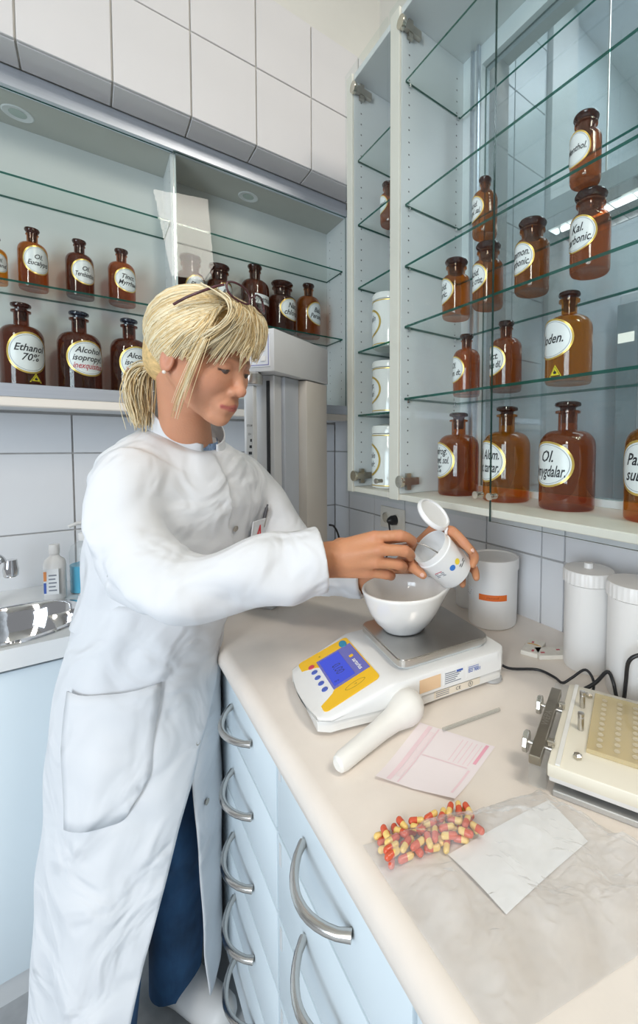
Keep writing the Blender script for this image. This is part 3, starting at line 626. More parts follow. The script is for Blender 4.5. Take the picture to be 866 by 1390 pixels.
# ------------------------------------------------------------------ electronic balance
BZ = -0.135
bal = thing('laboratory_balance', 'white electronic balance with blue display and yellow keypad under the mortar', 'balance', (0.500, 0.652, CZ), BZ)
BW = pmat('balance_white', (0.83, 0.83, 0.82), 0.32, var=0.01); BW2 = pmat('balance_base_white', (0.78, 0.77, 0.74), 0.4, var=0.02)
def hw(u):  # half width of the housing along its length
    t = min(1, max(0, (u+0.215)/0.12)); return 0.097+0.014*t*t*(3-2*t) + 0.004*max(0, u)/0.15
def topz(u):
    t = min(1, max(0, (u+0.205)/0.105)); return 0.030+0.034*t
def shell(zlow, inset, zcap=None, u0=-0.215, u1=0.150, nu=26, bow=0.014):
    rows = []
    for i in range(nu+1):
        u = u0+(u1-u0)*i/nu; wd = hw(u)-inset; zt_ = topz(u) if zcap is None else zcap; row = []
        e = 1-abs(2*i/nu-1); rc = 0.012
        ed = min(i/nu*(u1-u0), (1-i/nu)*(u1-u0))
        if ed < rc: wd -= rc-math.sqrt(max(0, rc*rc-(rc-ed)**2))
        pr = [(-wd, zlow), (-wd, zlow+(zt_-zlow)*0.5), (-wd, zt_-0.006), (-wd+0.002, zt_-0.002), (-wd+0.007, zt_)]
        pr += [(-wd+0.007+(2*wd-0.014)*k/8, zt_) for k in range(1, 8)]
        pr += [(wd-0.007, zt_), (wd-0.002, zt_-0.002), (wd, zt_-0.006), (wd, zlow+(zt_-zlow)*0.5), (wd, zlow)]
        for (v, z) in pr:
            f_ = (1-i/nu)**3; row.append((u-bow*f_*(1-(v/0.1)**2), v, z))
        rows.append(row)
    r, c = len(rows), len(rows[0]); V = [p for row in rows for p in row]; F = []
    for i in range(r-1):
        for j in range(c-1): F.append((i*c+j, i*c+j+1, (i+1)*c+j+1, (i+1)*c+j))
    F.append(tuple(range(c))); F.append(tuple((r-1)*c+j for j in range(c-1, -1, -1)))
    F.append(tuple([i*c for i in range(r)] + [i*c+c-1 for i in range(r-1, -1, -1)]))
    me = mesh_np(V, F); bm = bmesh.new(); bm.from_mesh(me); return fin(bm, 'shell', ang=40)
obj('upper_housing', shell(0.0255, 0.0), BW, bal)
obj('lower_housing', shell(0.0075, 0.003, 0.0245), BW2, bal)
obj('pan_support', lathe([(0.0, 0.064), (0.02, 0.064), (0.02, 0.0695), (0, 0.0695)], 20), M['steel'], bal)
sk_ = obj('pan_skirt', prism(rrect(0.196, 0.178, 0.022), 0.0645, 0.0735, 0.001), pmat('skirt_grey', (0.62, 0.64, 0.63), 0.4), bal); sk_.location = (0.028, 0.004, 0)
pan = obj('weighing_pan', prism(rrect(0.204, 0.186, 0.020), 0.070, 0.0845, 0.002, 2), M['steel'], bal); pan.location = (0.028, 0.004, 0)
for u, v in ((-0.14, -0.075), (-0.14, 0.075), (0.128, -0.098), (0.128, 0.09)):
    ft = obj('foot', lathe([(0, 0), (0.018, 0), (0.020, 0.002), (0.019, 0.006), (0.008, 0.009), (0, 0.009)], 24), M['rubber'] if u < 0 else pmat('foot_grey', (0.42, 0.42, 0.42), 0.4), bal); ft.location = (u, v, 0.0002)
# keypad on the slope
sl = math.atan2(0.034, 0.105)
YEL = pmat('keypad_yellow', (0.88, 0.52, 0.02), 0.45, var=0.02); VIO = pmat('display_violet', (0.16, 0.16, 0.50), 0.25); LCD = emis('lcd_blue', (0.10, 0.14, 0.85), 0.75)
kp = obj('keypad', prism(rrect(0.104, 0.170, 0.008), 0, 0.0012), YEL, bal); kp.location = (-0.157, 0.006, 0.0468); kp.rotation_euler = (0, -sl, 0)
dp = obj('display_panel', box(-0.022, 0.0495, -0.046, 0.056, 0.0012, 0.002), VIO, kp)
lc_ = obj('screen', box(-0.018, 0.022, -0.040, 0.050, 0.002, 0.0026), LCD, dp)
LT = pmat('lcd_digit', (0.04, 0.05, 0.22), 0.4)
q = obj('screen_digits', text_me('0.00', 0.024, 0.1, 0.8), LT, dp); q.location = (0.003, 0.0, 0.0028); q.rotation_euler = (0, 0, -PI/2)
q = obj('screen_unit', text_me('g', 0.012), LT, dp); q.location = (-0.008, -0.031, 0.0028); q.rotation_euler = (0, 0, -PI/2)
q = obj('maker_lettering', text_me('sartorius', 0.0115, 0.0, 0.95, bold=0.0002), M['paper'], dp); q.location = (0.036, -0.018, 0.0023); q.rotation_euler = (0, 0, -PI/2)
q = obj('maker_mark', prism(rrect(0.008, 0.008, 0.002), 0.0020, 0.0024), YEL, dp); q.location = (0.036, 0.014, 0)
bl = pmat('key_blue', (0.08, 0.13, 0.48), 0.4); rd = pmat('key_red', (0.62, 0.05, 0.10), 0.4)
for k in range(5):
    b_ = obj('button', lathe([(0, 0.0024), (0.0052, 0.0024), (0.0058, 0.0012), (0.0058, 0.0)], 20), rd if k == 0 else bl, kp); b_.location = (-0.034+0.003*abs(k-2)*0, 0.050-0.0205*k, 0.0005)
b_ = obj('tare_key', lathe([(0, 0.0022), (0.0095, 0.0022), (0.0100, 0.0010), (0.0100, 0.0)], 28, sx=0.75, sy=1.25), pmat('key_teal', (0.03, 0.25, 0.42), 0.4), kp); b_.location = (0.038, 0.066, 0.0004)
b_ = obj('enter_key', flat_ellipse(0.019, 0.0062, a0=0.0183, b0=0.0056, rings=1), M['ink'], kp); b_.location = (0.012, -0.064, 0.0014)
q = obj('key_lettering', text_me('T', 0.006), M['ink'], kp); q.location = (0.012, -0.064, 0.0014); q.rotation_euler = (0, 0, -PI/2)
q = obj('key_lettering', text_me('I/0', 0.005), M['ink'], kp); q.location = (-0.012, 0.068, 0.0014); q.rotation_euler = (0, 0, -PI/2)
# stickers on the near long side
def side_sticker(name, u0, u1, z0, z1, mat):
    um = (u0+u1)/2; a = math.atan2(hw(u0)-hw(u1), u1-u0)
    o = obj(name, box(-(u1-u0)/2, (u1-u0)/2, -0.0006, 0, z0-(z0+z1)/2, z1-(z0+z1)/2), mat, bal); o.location = (um, -hw(um)-0.0001, (z0+z1)/2); o.rotation_euler = (0, 0, a); return o
TAN = pmat('tan_sticker', (0.82, 0.58, 0.36), 0.5); CRM = pmat('cream_sticker', (0.80, 0.72, 0.60), 0.5)
side_sticker('inspection_sticker', -0.048, -0.004, 0.031, 0.055, TAN)
s2_ = side_sticker('type_plate', 0.002, 0.046, 0.031, 0.055, M['label'])
for k in range(6): obj('print_line', box(-0.019, 0.004+0.004*((k*3) % 4), -0.0009, -0.0006, 0.008-0.0036*k, 0.0095-0.0036*k), M['greyink'], s2_)
obj('print_block', box(0.006, 0.020, -0.0009, -0.0006, 0.0065, 0.010), M['blueink'], s2_)
s3_ = side_sticker('quality_plate', 0.052, 0.085, 0.031, 0.055, BW)
q = obj('lettering', text_me('ISO 9001', 0.0085, 0, 0.9, bold=0.0002), M['blueink'], s3_); q.rotation_euler = (PI/2, 0, 0); q.location = (0.002, -0.0010, 0.0)
for k in range(2): obj('print_line', box(-0.012, 0.012, -0.0009, -0.0006, 0.007-0.003*k, 0.008-0.003*k), M['blueink'], s3_)
um = 0.05
s4_ = obj('serial_plate', box(-0.062, 0.040, -0.0006, 0, -0.0062, 0.0062), CRM, bal); s4_.location = (0.046, -hw(0.046)+0.0028, 0.016); s4_.rotation_euler = (0, 0, math.atan2(hw(0)-hw(0.1), 0.1))
q = obj('lettering', text_me('CE', 0.0085, 0, 1.1), M['ink'], s4_); q.rotation_euler = (PI/2, 0, 0); q.location = (-0.010, -0.001, 0)
q = obj('lettering', text_me('R', 0.007), M['ink'], s4_); q.rotation_euler = (PI/2, 0, 0); q.location = (0.018, -0.001, 0)
q = obj('mark_ring', flat_ellipse(0.0052, 0.0052, a0=0.0044, b0=0.0044, rings=1), M['ink'], s4_); q.rotation_euler = (PI/2, 0, 0); q.location = (0.018, -0.001, 0)
for k in range(3): obj('print_line', box(-0.058, -0.030, -0.0009, -0.0006, 0.003-0.0035*k, 0.0042-0.0035*k), M['greyink'], s4_)

# ------------------------------------------------------------------ mortar, pestle
mo = thing('mortar', 'white porcelain mortar with a pouring lip on the balance pan', 'mortar', (0.501, 0.682, CZ+0.0850), math.radians(-38))
def mortar_me():
    prof = [(0, 0.0), (0.040, 0.0), (0.044, 0.002), (0.046, 0.006), (0.060, 0.020), (0.073, 0.042), (0.081, 0.064), (0.085, 0.078), (0.0865, 0.083), (0.0855, 0.086), (0.0825, 0.0865), (0.080, 0.084), (0.076, 0.066), (0.066, 0.042), (0.048, 0.022), (0.025, 0.013), (0, 0.011)]
    seg = 64; V = []; F = []
    for (r, z) in prof:
        for k in range(seg):
            a = 2*PI*k/seg; a2 = (a+PI) % (2*PI)-PI; g = math.exp(-(a2/0.19)**2)*max(0, (z-0.045)/0.04)
            rr = r+(0.012*g if r > 0.07 else 0); V.append((rr*math.cos(a), rr*math.sin(a), z+0.002*g))
    for i in range(len(prof)-1):
        for k in range(seg): F.append((i*seg+k, i*seg+(k+1) % seg, (i+1)*seg+(k+1) % seg, (i+1)*seg+k))
    return mesh_np(V, F)
obj('bowl', mortar_me(), M['porcelain'], mo)
obj('powder', lathe([(0, 0.026), (0.02, 0.0275), (0.045, 0.026), (0.0535, 0.0245)], 40), pmat('cream_powder', (0.86, 0.82, 0.74), 0.9, bump=0.3, bscale=200), mo)
pe = thing('pestle', 'white porcelain pestle lying on the worktop before the balance', 'pestle', (0.263, 0.511, CZ), math.atan2(0.026, 0.150))
bm = bmesh.new()
pts = [(-0.004, 0.0), (-0.004, 0.008), (-0.001, 0.012), (0.006, 0.0142), (0.03, 0.0148), (0.08, 0.0165), (0.105, 0.019), (0.120, 0.0235), (0.132, 0.0275), (0.143, 0.0285), (0.152, 0.0265), (0.160, 0.020), (0.165, 0.010), (0.166, 0.0)]
me = lathe([(r, z) for z, r in pts], 32); obj('body', me, M['bisque'], pe); o = pe.children[0]
o.rotation_euler = (0, PI/2-math.atan2(0.0135, 0.135), 0); o.location = (0, 0, 0.0150)

# ------------------------------------------------------------------ containers
def tub(lab, x, y, r, h, lidh, group=None):
    t = thing('plastic_container', lab, 'container', (x, y, CZ+0.0002), 0, group)
    obj('body', lathe([(0, 0.002), (r*0.92, 0), (r*0.97, 0.003), (r*0.98, 0.01), (r, h-lidh), (r*0.96, h-lidh), (0, h-lidh)], 48), M['plastic'], t)
    obj('lid', lathe([(r*1.0, h-lidh+0.0003), (r*1.045, h-lidh+0.001), (r*1.05, h-0.006), (r*1.035, h-0.001), (r*0.96, h), (r*0.93, h-0.004), (0, h-0.004)], 48), M['plastic'], t); return t
t = tub('white plastic tub with an orange sticker behind the balance', 0.820, 0.721, 0.064, 0.175, 0.030)
me = box(-0.036, 0.036, -0.0075, 0.0075, 0, 0.0004); bm = bmesh.new(); bm.from_mesh(me); bmesh.ops.subdivide_edges(bm, edges=bm.edges[:], cuts=8, use_grid_fill=True); bm.to_mesh(me); bm.free()
ol = obj('orange_sticker', wrap(me, 0.0632, 0.083, math.radians(-138), 0.0006), pmat('orange_sticker', (0.80, 0.17, 0.03), 0.4), t)
q = obj('lettering', wrap(text_me('Harnstoff', 0.008, 0, 1.0), 0.0632, 0.083, math.radians(-138), 0.0012), pmat('dark_orange_ink', (0.45, 0.08, 0.02), 0.5), ol)
me = box(-0.016, 0.016, -0.016, 0.016, 0, 0.0004); bm = bmesh.new(); bm.from_mesh(me); bmesh.ops.subdivide_edges(bm, edges=bm.edges[:], cuts=5, use_grid_fill=True); bm.to_mesh(me); bm.free()
wl = obj('hazard_label', wrap(me, 0.0632, 0.085, math.radians(-203), 0.0006), M['label'], t)
for k in range(3): obj('print_line', wrap(box(-0.012, 0.010-0.004*k, 0.006-0.006*k, 0.0075-0.006*k, 0, 0.0003), 0.0632, 0.085, math.radians(-203), 0.0010), M['redink'] if k == 0 else M['greyink'], wl)
tub('small white tub almost hidden behind the tub with the orange sticker', 0.858, 0.836, 0.045, 0.115, 0.02)
def ribbed(lab, x, y, r, h, knob):
    t = thing('storage_canister', lab, 'canister', (x, y, CZ+0.0002), 0, 'tall white canisters by the wall')
    obj('body', lathe([(0, 0.002), (r*0.95, 0), (r, 0.005), (r, h-0.03), (0, h-0.03)], 48), M['plastic'], t)
    seg = 120; V = []; F = []; prof = [(r*1.0, h-0.0295), (r*1.06, h-0.028), (r*1.06, h-0.006), (r*1.03, h-0.002), (r*0.98, h-0.0015), (0.012, h-0.0005), (0.0, h-0.0005)]
    for i, (rr, z) in enumerate(prof):
        for k in range(seg): q = rr+(0.0010 if k % 4 < 2 and i in (1, 2) else 0); V.append((q*math.cos(2*PI*k/seg), q*math.sin(2*PI*k/seg), z))
    for i in range(len(prof)-1):
        for k in range(seg): F.append((i*seg+k, i*seg+(k+1) % seg, (i+1)*seg+(k+1) % seg, (i+1)*seg+k))
    me = mesh_np(V, F); me.set_sharp_from_angle(angle=0.6); ld = obj('lid', me, M['plastic'], t)
    if knob: obj('knob', lathe([(0.0095, h-0.0003), (0.0095, h+0.008), (0.0085, h+0.0105), (0, h+0.011)], 24), M['plastic'], ld)
ribbed('tall white canister with a knobbed lid beside the wall', 0.815, 0.452, 0.0475, 0.208, True)
ribbed('tall white canister cut off by the picture edge', 0.790, 0.344, 0.0475, 0.214, False)

# two little card packs with a rubber band
for i, (x, y, rz, lab) in enumerate(((0.775, 0.558, 0.35, 'small flat pack with red print and a rubber band against the wall'), (0.787, 0.518, -0.62, 'small flat white pack in front of the rubber-banded one'))):
    t = thing('card_pack', lab, 'pack', (x, y, CZ+0.0003), rz, 'little card packs by the wall')
    obj('block', box(-0.034, 0.034, -0.019, 0.019, 0, 0.010, 0.001), pmat('card_stack_%d' % i, (0.80, 0.76, 0.68), 0.7, var=0.06, scale=90, stretch=(1, 1, 14)), t)
    obj('red_print', box(-0.027, -0.018, -0.008, -0.003, 0.0101, 0.0104), M['redink'], t); obj('red_print', box(0.012, 0.020, 0.003, 0.008, 0.0101, 0.0104), M['redink'], t)
    if i == 0: obj('rubber_band', tube([(0.004+0.001*math.sin(a), 0.0205*math.cos(a), 0.005+0.0068*math.sin(a)) for a in [2*PI*k/20 for k in range(20)]] + [(0.004, 0.0205, 0.005)], 0.0010, 6), pmat('rubber_tan', (0.55, 0.33, 0.10), 0.6), t)

# cables
cb = obj('balance_cable', tube(spline([(0.642, 0.560, 0.925), (0.662, 0.537, 0.906), (0.708, 0.500, 0.9035), (0.712, 0.462, 0.9035), (0.705, 0.439, 0.905), (0.715, 0.425, 0.918), (0.728, 0.405, 0.938), (0.722, 0.385, 0.925), (0.700, 0.380, 0.906), (0.70, 0.40, 0.9045), (0.72, 0.395, 0.906)], 6), 0.0026, 8), M['black']); tag(cb, 'thin dark cable running from the balance to the coil by the canisters', 'cable')
cb = obj('mains_cable', tube(spline([(0.690, 0.395, 0.914), (0.715, 0.378, 0.93), (0.742, 0.370, 0.945), (0.735, 0.355, 0.935), (0.730, 0.345, 0.912), (0.722, 0.330, 0.92), (0.712, 0.322, 0.96), (0.705, 0.315, 1.0), (0.715, 0.300, 1.015), (0.74, 0.275, 1.02), (0.76, 0.24, 1.0), (0.77, 0.2, 0.9045)], 6), 0.0034, 8), M['black']); tag(cb, 'thick black cable arching up in front of the tall canister', 'cable')
for i in range(2):
    pass

# ------------------------------------------------------------------ capsule filling machine
CA = math.radians(24)
cf = thing('capsule_filler', 'cream hand-operated capsule filling board with a steel clamp bar', 'capsule filler', (0.460, 0.330, CZ), CA)
CR = pmat('cream_pom', (0.84, 0.79, 0.66), 0.35, var=0.02); CRW = pmat('white_pom', (0.84, 0.83, 0.79), 0.35); STL = pmat('aged_steel', (0.42, 0.38, 0.31), 0.3, 1.0, var=0.15, scale=20); HOL = pmat('capsule_hole', (0.62, 0.55, 0.40), 0.6)
# local x along the bar, local -y towards the right-hand side
obj('base_plate', box(-0.002, 0.215, -0.27, -0.028, 0.0, 0.008, 0.001), pmat('grey_steel_plate', (0.55, 0.56, 0.56), 0.35, 0.6), cf)
obj('lower_board', box(0.004, 0.21, -0.27, -0.022, 0.014, 0.022, 0.001), M['plastic'], cf)
for x in (0.02, 0.19):
    for y in (-0.05, -0.24): obj('spacer', lathe([(0.006, 0.008), (0.006, 0.014)], 12), M['steel'], cf).location = (x, y, 0)
obj('top_board', box(0.0, 0.21, -0.27, -0.020, 0.0225, 0.040, 0.002, 2), CR, cf)
obj('guide_rail', box(0.002, 0.208, -0.036, -0.030, 0.0402, 0.0425), CRW, cf)
obj('acrylic_end', box(-0.004, 0.214, -0.0195, 0.004, 0.004, 0.034, 0.001), M['acrylic'], cf)
br = obj('clamp_bar', box(-0.004, 0.172, -0.012, 0.004, 0.0345, 0.047, 0.001), STL, cf)
q = obj('engraving', text_me('WEPA', 0.014), pmat('engraved_metal', (0.62, 0.58, 0.5), 0.4, 1.0), br); q.location = (0.085, -0.004, 0.0472)
for x in (0.035, 0.130):
    kb = obj('thumb_screw', lathe([(0, 0), (0.013, 0), (0.0145, 0.0015), (0.0145, 0.0065), (0.013, 0.008), (0, 0.008)], 8), pmat('knob_nickel', (0.66, 0.64, 0.58), 0.25, 0.9), cf); kb.rotation_euler = (-PI/2, 0, 0); kb.location = (x, 0.012, 0.036)
    obj('screw_shaft', tube([(x, 0.0125, 0.036), (x, -0.026, 0.036)], 0.003, 8), M['steel'], cf)
    obj('wing_nut', box(x-0.004, x+0.004, -0.024, -0.014, 0.041, 0.050, 0.001), M['brass'], cf)
hp = obj('hole_plate', box(0.045, 0.190, -0.26, -0.064, 0.0402, 0.0465, 0.0008), thin_glass('amber_acrylic', (0.97, 0.90, 0.68), refl=0.8, haze=0.5, hazecol=(0.80, 0.70, 0.46)), cf)
hme_ = lathe([(0, 0.0), (0.0040, 0.0), (0.0042, 0.0004)], 12); hme_.materials.append(HOL)
for i in range(10):
    for j in range(8):
        h_ = obj('capsule_hole', hme_, None, hp); h_.location = (0.058+0.0128*i, -0.080-0.0225*j-0.011*(i % 2)*0, 0.0467)
def post(x, y, h, r=0.0045):
    obj('post', lathe([(r, 0), (r, h*0.72), (r*0.8, h*0.76), (r*1.05, h*0.8), (r*1.05, h*0.97), (0, h)], 14), M['steel'], cf).location = (x, y, 0.0402)
for x, y in ((0.150, -0.048), (0.092, -0.052), (0.045-0.010, -0.150), (0.197, -0.150)): post(x, y, 0.026)
for x, y in ((0.030, -0.055), (0.185, -0.055)):
    obj('nut', lathe([(0.006, 0), (0.006, 0.004), (0.003, 0.006), (0, 0.006)], 6), M['brass'], cf).location = (x, y, 0.0402)

# ------------------------------------------------------------------ prescription
pq = [Vector((0.420, 0.525, 0)), Vector((0.477, 0.410, 0)), Vector((0.360, 0.376, 0)), Vector((0.298, 0.471, 0))]
def paper_pt(s, t, dz=0.0):
    p = pq[0]*(1-s)*(1-t)+pq[1]*s*(1-t)+pq[2]*s*t+pq[3]*(1-s)*t
    return Vector((p.x, p.y, CZ+0.0006+dz+0.005*max(0, t-0.6)**2/0.16*(0.4+0.6*abs(s-0.5)*2)))
pc = Vector((0.39, 0.445, CZ))
pr_ = thing('prescription_form', 'pink printed prescription form lying beside the pestle', 'paper', pc)
def quad(s0, s1, t0, t1, dz, n=10):
    G = [[paper_pt(s0+(s1-s0)*i/n, t0+(t1-t0)*j/n, dz)-pc for i in range(n+1)] for j in range(n+1)]; return grid_mesh(G)
obj('sheet', quad(0, 1, 0, 1, 0), M['paper'] if False else pmat('prescription_paper', (0.88, 0.80, 0.81), 0.8, var=0.01), pr_)
PK = pmat('pink_band', (0.86, 0.66, 0.70), 0.8)
obj('print_band', quad(0.13, 0.19, 0.02, 0.98, 0.0004), PK, pr_); obj('print_band', quad(0.27, 0.29, 0.02, 0.98, 0.0004), PK, pr_)
obj('print_band', quad(0.90, 0.94, 0.03, 0.40, 0.0004), M['pinkink'], pr_); obj('print_band', quad(0.90, 0.93, 0.52, 0.92, 0.0004), PK, pr_)
for k in range(5): obj('print_line', quad(0.62+0.06*k, 0.63+0.06*k, 0.06, 0.46, 0.0004), PK, pr_)
obj('print_line', quad(0.30, 0.88, 0.485, 0.50, 0.0004), PK, pr_); obj('print_line', quad(0.20, 0.26, 0.1, 0.9, 0.00035), pmat('faint_pink', (0.88, 0.75, 0.77), 0.8), pr_)
gr = obj('glass_rod', tube([(0.436, 0.485, 0.9035), (0.50, 0.472, 0.9035), (0.548, 0.4625, 0.9035)], 0.0032, 12), thin_glass('rod_glass', (0.86, 0.87, 0.86), refl=1.5, haze=0.12, hazecol=(0.7, 0.7, 0.68))); tag(gr, 'thin clear glass stirring rod half under the prescription', 'rod')

# ------------------------------------------------------------------ bag with capsules and a folded sheet
def bag_pt(s, t):
    A, B, C_, D_ = np.array((0.236, 0.400)), np.array((0.462, 0.318)), np.array((0.505, 0.120)), np.array((0.235, 0.195))
    return A*(1-s)*(1-t)+B*s*(1-t)+C_*s*t+D_*(1-s)*t
bagc = Vector((0.36, 0.26, CZ))
rs = np.random.RandomState(3)
ph = rs.rand(10, 4); rsb = np.random.RandomState(8)
def bag_h(s, t, top):
    e = min(s, 1-s, t, 1-t); e = min(1, e*7); h = 0.0
    for k in range(10):
        fx, fy = (ph[k, 0]-.5)*26, (ph[k, 1]-.5)*26; h += abs(math.sin(fx*s+fy*t+ph[k, 2]*6.3))**3*(0.0034+0.0020*ph[k, 3])
    cap = math.exp(-((s-0.22)/0.26)**2-((t-0.17)/0.20)**2)*0.010
    return 0.0008+(0.0035+0.007*math.sin(PI*min(1, max(0, s)))*math.sin(PI*t)*0.5+cap+h*1.1+0.0075*rsb.rand())*e if top else 0.0005+0.0002*e
bag = thing('plastic_bag', 'clear plastic bag holding capsules and a white sheet on the worktop', 'bag', bagc)
n1_, n2_ = 46, 36
Gt = [[(*(bag_pt(i/n1_, j/n2_)-np.array(bagc[:2])), bag_h(i/n1_, j/n2_, True)) for i in range(n1_+1)] for j in range(n2_+1)]
Gb = [[(*(bag_pt(i/20, j/20)-np.array(bagc[:2])), 0.0006) for i in range(21)] for j in range(21)]
uf = obj('upper_film', grid_mesh(Gt, smooth=False), M['film'], bag)
obj('lower_film', grid_mesh(Gb), M['film'], bag)
shq = [Vector((0.458, 0.302, 0)), Vector((0.446, 0.240, 0)), Vector((0.311, 0.250, 0)), Vector((0.306, 0.330, 0))]
def sh_pt(s, t):
    p = shq[0]*(1-s)*(1-t)+shq[1]*s*(1-t)+shq[2]*s*t+shq[3]*(1-s)*t; p.z = 0.0016+0.0022*math.sin(PI*s)*(0.4+0.6*t)+0.0016*(1-t)*t*4; return p
ps = obj('folded_sheet', grid_mesh([[sh_pt(i/14, j/14)-Vector((bagc.x, bagc.y, 0)) for i in range(15)] for j in range(15)]), M['paper']); ps.location = bagc; tag(ps, 'folded white sheet of paper inside the clear plastic bag', 'paper')
RC = pmat('capsule_red', (0.68, 0.11, 0.05), 0.25, var=0.05); YC = pmat('capsule_yellow', (0.88, 0.62, 0.20), 0.25, var=0.05)
def half(L0, L1, r):
    n = 6; pr = [(r, L0)] + [(r*math.cos(a), L1-r+r*math.sin(a)) for a in [PI/2*k/n for k in range(n+1)]]; pr[-1] = (0, L1); return lathe(pr, 14)
cap_me = half(-0.001, 0.0095, 0.0039); cap_me.materials.append(RC)
body_me = half(-0.0005, 0.0100, 0.0037); body_me.materials.append(YC)
rs = np.random.RandomState(11); placed = []; tries = 0
A0, A1, B1, B0 = np.array((0.250, 0.372)), np.array((0.352, 0.334)), np.array((0.338, 0.362)), np.array((0.270, 0.388))
LBL = 'red and yellow capsule lying in the clear plastic bag'
ax_ = (A1-A0); 
pts0, pts1 = np.zeros((0, 2)), np.zeros((0, 2))
while len(placed) < 54 and tries < 20000:
    tries += 1; s, t = rs.rand(), rs.rand(); p = A0+ax_*s+np.array((0.35, 0.94))*(t-0.35)*0.036
    lay = 0 if tries < 8000 else 1; th = rs.rand()*2*PI; L = 0.0058
    ends = np.array([p+np.array((math.cos(th), math.sin(th)))*L*k for k in (-1, 0, 1)]); pool = pts1 if lay else pts0
    if len(pool) and ((pool[:, None, :]-ends[None])**2).sum(2).min() < 0.0070**2: continue
    if lay: pts1 = np.concatenate([pts1, ends])
    else: pts0 = np.concatenate([pts0, ends])
    placed.append((ends, lay)); zc_ = CZ+0.0052+0.0076*lay
    c = thing('capsule', LBL, 'capsule', (p[0], p[1], zc_), 0, 'capsules in the plastic bag'); c.rotation_euler = (0, PI/2, th)
    a_ = obj('cap', cap_me, None, c); b_ = obj('body', body_me, None, c); b_.rotation_euler = (PI, 0, 0)
# ------------------------------------------------------------------ the woman: geometry functions
FWD = np.array((0.47, -0.883, 0.0)); FWD /= np.linalg.norm(FWD); LFT = np.array((-FWD[1], FWD[0], 0.0))
RING = np.array([  # z, cx, cy, half width, half depth, forward tilt
    (0.14, 0.048, 1.075, 0.172, 0.165, 0.0), (0.50, 0.062, 1.075, 0.162, 0.156, 0.0), (0.80, 0.074, 1.072, 0.150, 0.142, 0.0), (0.95, 0.092, 1.068, 0.144, 0.134, 0.0),
    (1.05, 0.122, 1.063, 0.150, 0.130, 0.0), (1.15, 0.154, 1.056, 0.178, 0.130, 0.04), (1.24, 0.172, 1.052, 0.186, 0.124, 0.10), (1.295, 0.176, 1.049, 0.174, 0.110, 0.18),
    (1.330, 0.172, 1.046, 0.150, 0.098, 0.26), (1.360, 0.168, 1.038, 0.108, 0.084, 0.36), (1.385, 0.166, 1.030, 0.074, 0.070, 0.45), (1.40, 0.166, 1.028, 0.068, 0.066, 0.48)])
def ring_at(z):
    return [float(np.interp(z, RING[:, 0], RING[:, k])) for k in range(1, 6)]
_fold = [(5, 0.3, 0.5), (7, 1.9, 0.35), (11, 4.0, 0.22), (3, 2.2, 0.4)]
def coat_pt(th, z, off=0.0, folds=True):
    cx, cy, a, b, tl = ring_at(z)
    s, c = math.sin(th), math.cos(th); e = 0.88
    x = a*math.copysign(abs(s)**e, s); y = b*math.copysign(abs(c)**e, c); m = 1.0
    if folds:
        am = float(np.interp(z, [0.1, 0.7, 1.0, 1.2, 1.35], [0.040, 0.018, 0.010, 0.006, 0.0]))
        for k, p, w_ in _fold: m += am*w_*math.sin(k*th+p+1.6*z)
        am2 = float(np.interp(z, [0.3, 0.8, 1.05, 1.2, 1.3], [0.006, 0.016, 0.030, 0.024, 0.006]))
        m += am2*(math.sin(34*z+3*math.sin(th*2+1.0))*math.sin(2.5*th+0.5)+0.7*math.sin(21*z-5*th+2*math.sin(3*th)))
    n = math.hypot(x, y); m2 = m+off/max(n, 1e-6)
    p = np.array((cx, cy, z))+LFT*x*m2+FWD*y*m2; p[2] += -tl*y*m2
    return p
def th_outer(z): return math.radians(float(np.interp(z, [0.14, 0.38, 0.60, 0.72, 0.85, 0.96, 1.08, 1.20, 1.385], [-42, -26, -6, 7, 31, 33, 18, 0, 0])))
def th_under(z): return math.radians(float(np.interp(z, [0.14, 0.25, 0.55, 0.70, 0.80, 1.15, 1.385], [18, 13, 6, 1, -12, -16, -14])))
# head pose
HC = np.array((0.174, 0.917, 1.532))
def rotm(y, p, r):
    cy, sy, cp, sp, cr, sr = math.cos(y), math.sin(y), math.cos(p), math.sin(p), math.cos(r), math.sin(r)
    return np.array([[cy, -sy, 0], [sy, cy, 0], [0, 0, 1]]) @ np.array([[cp, 0, sp], [0, 1, 0], [-sp, 0, cp]]) @ np.array([[1, 0, 0], [0, cr, -sr], [0, sr, cr]])
HR = rotm(math.radians(-48.0), math.radians(17.5), math.radians(1.4))
def h2w(p): return np.asarray(p, float) @ HR.T + HC
def w2h(p): return (np.asarray(p, float)-HC) @ HR
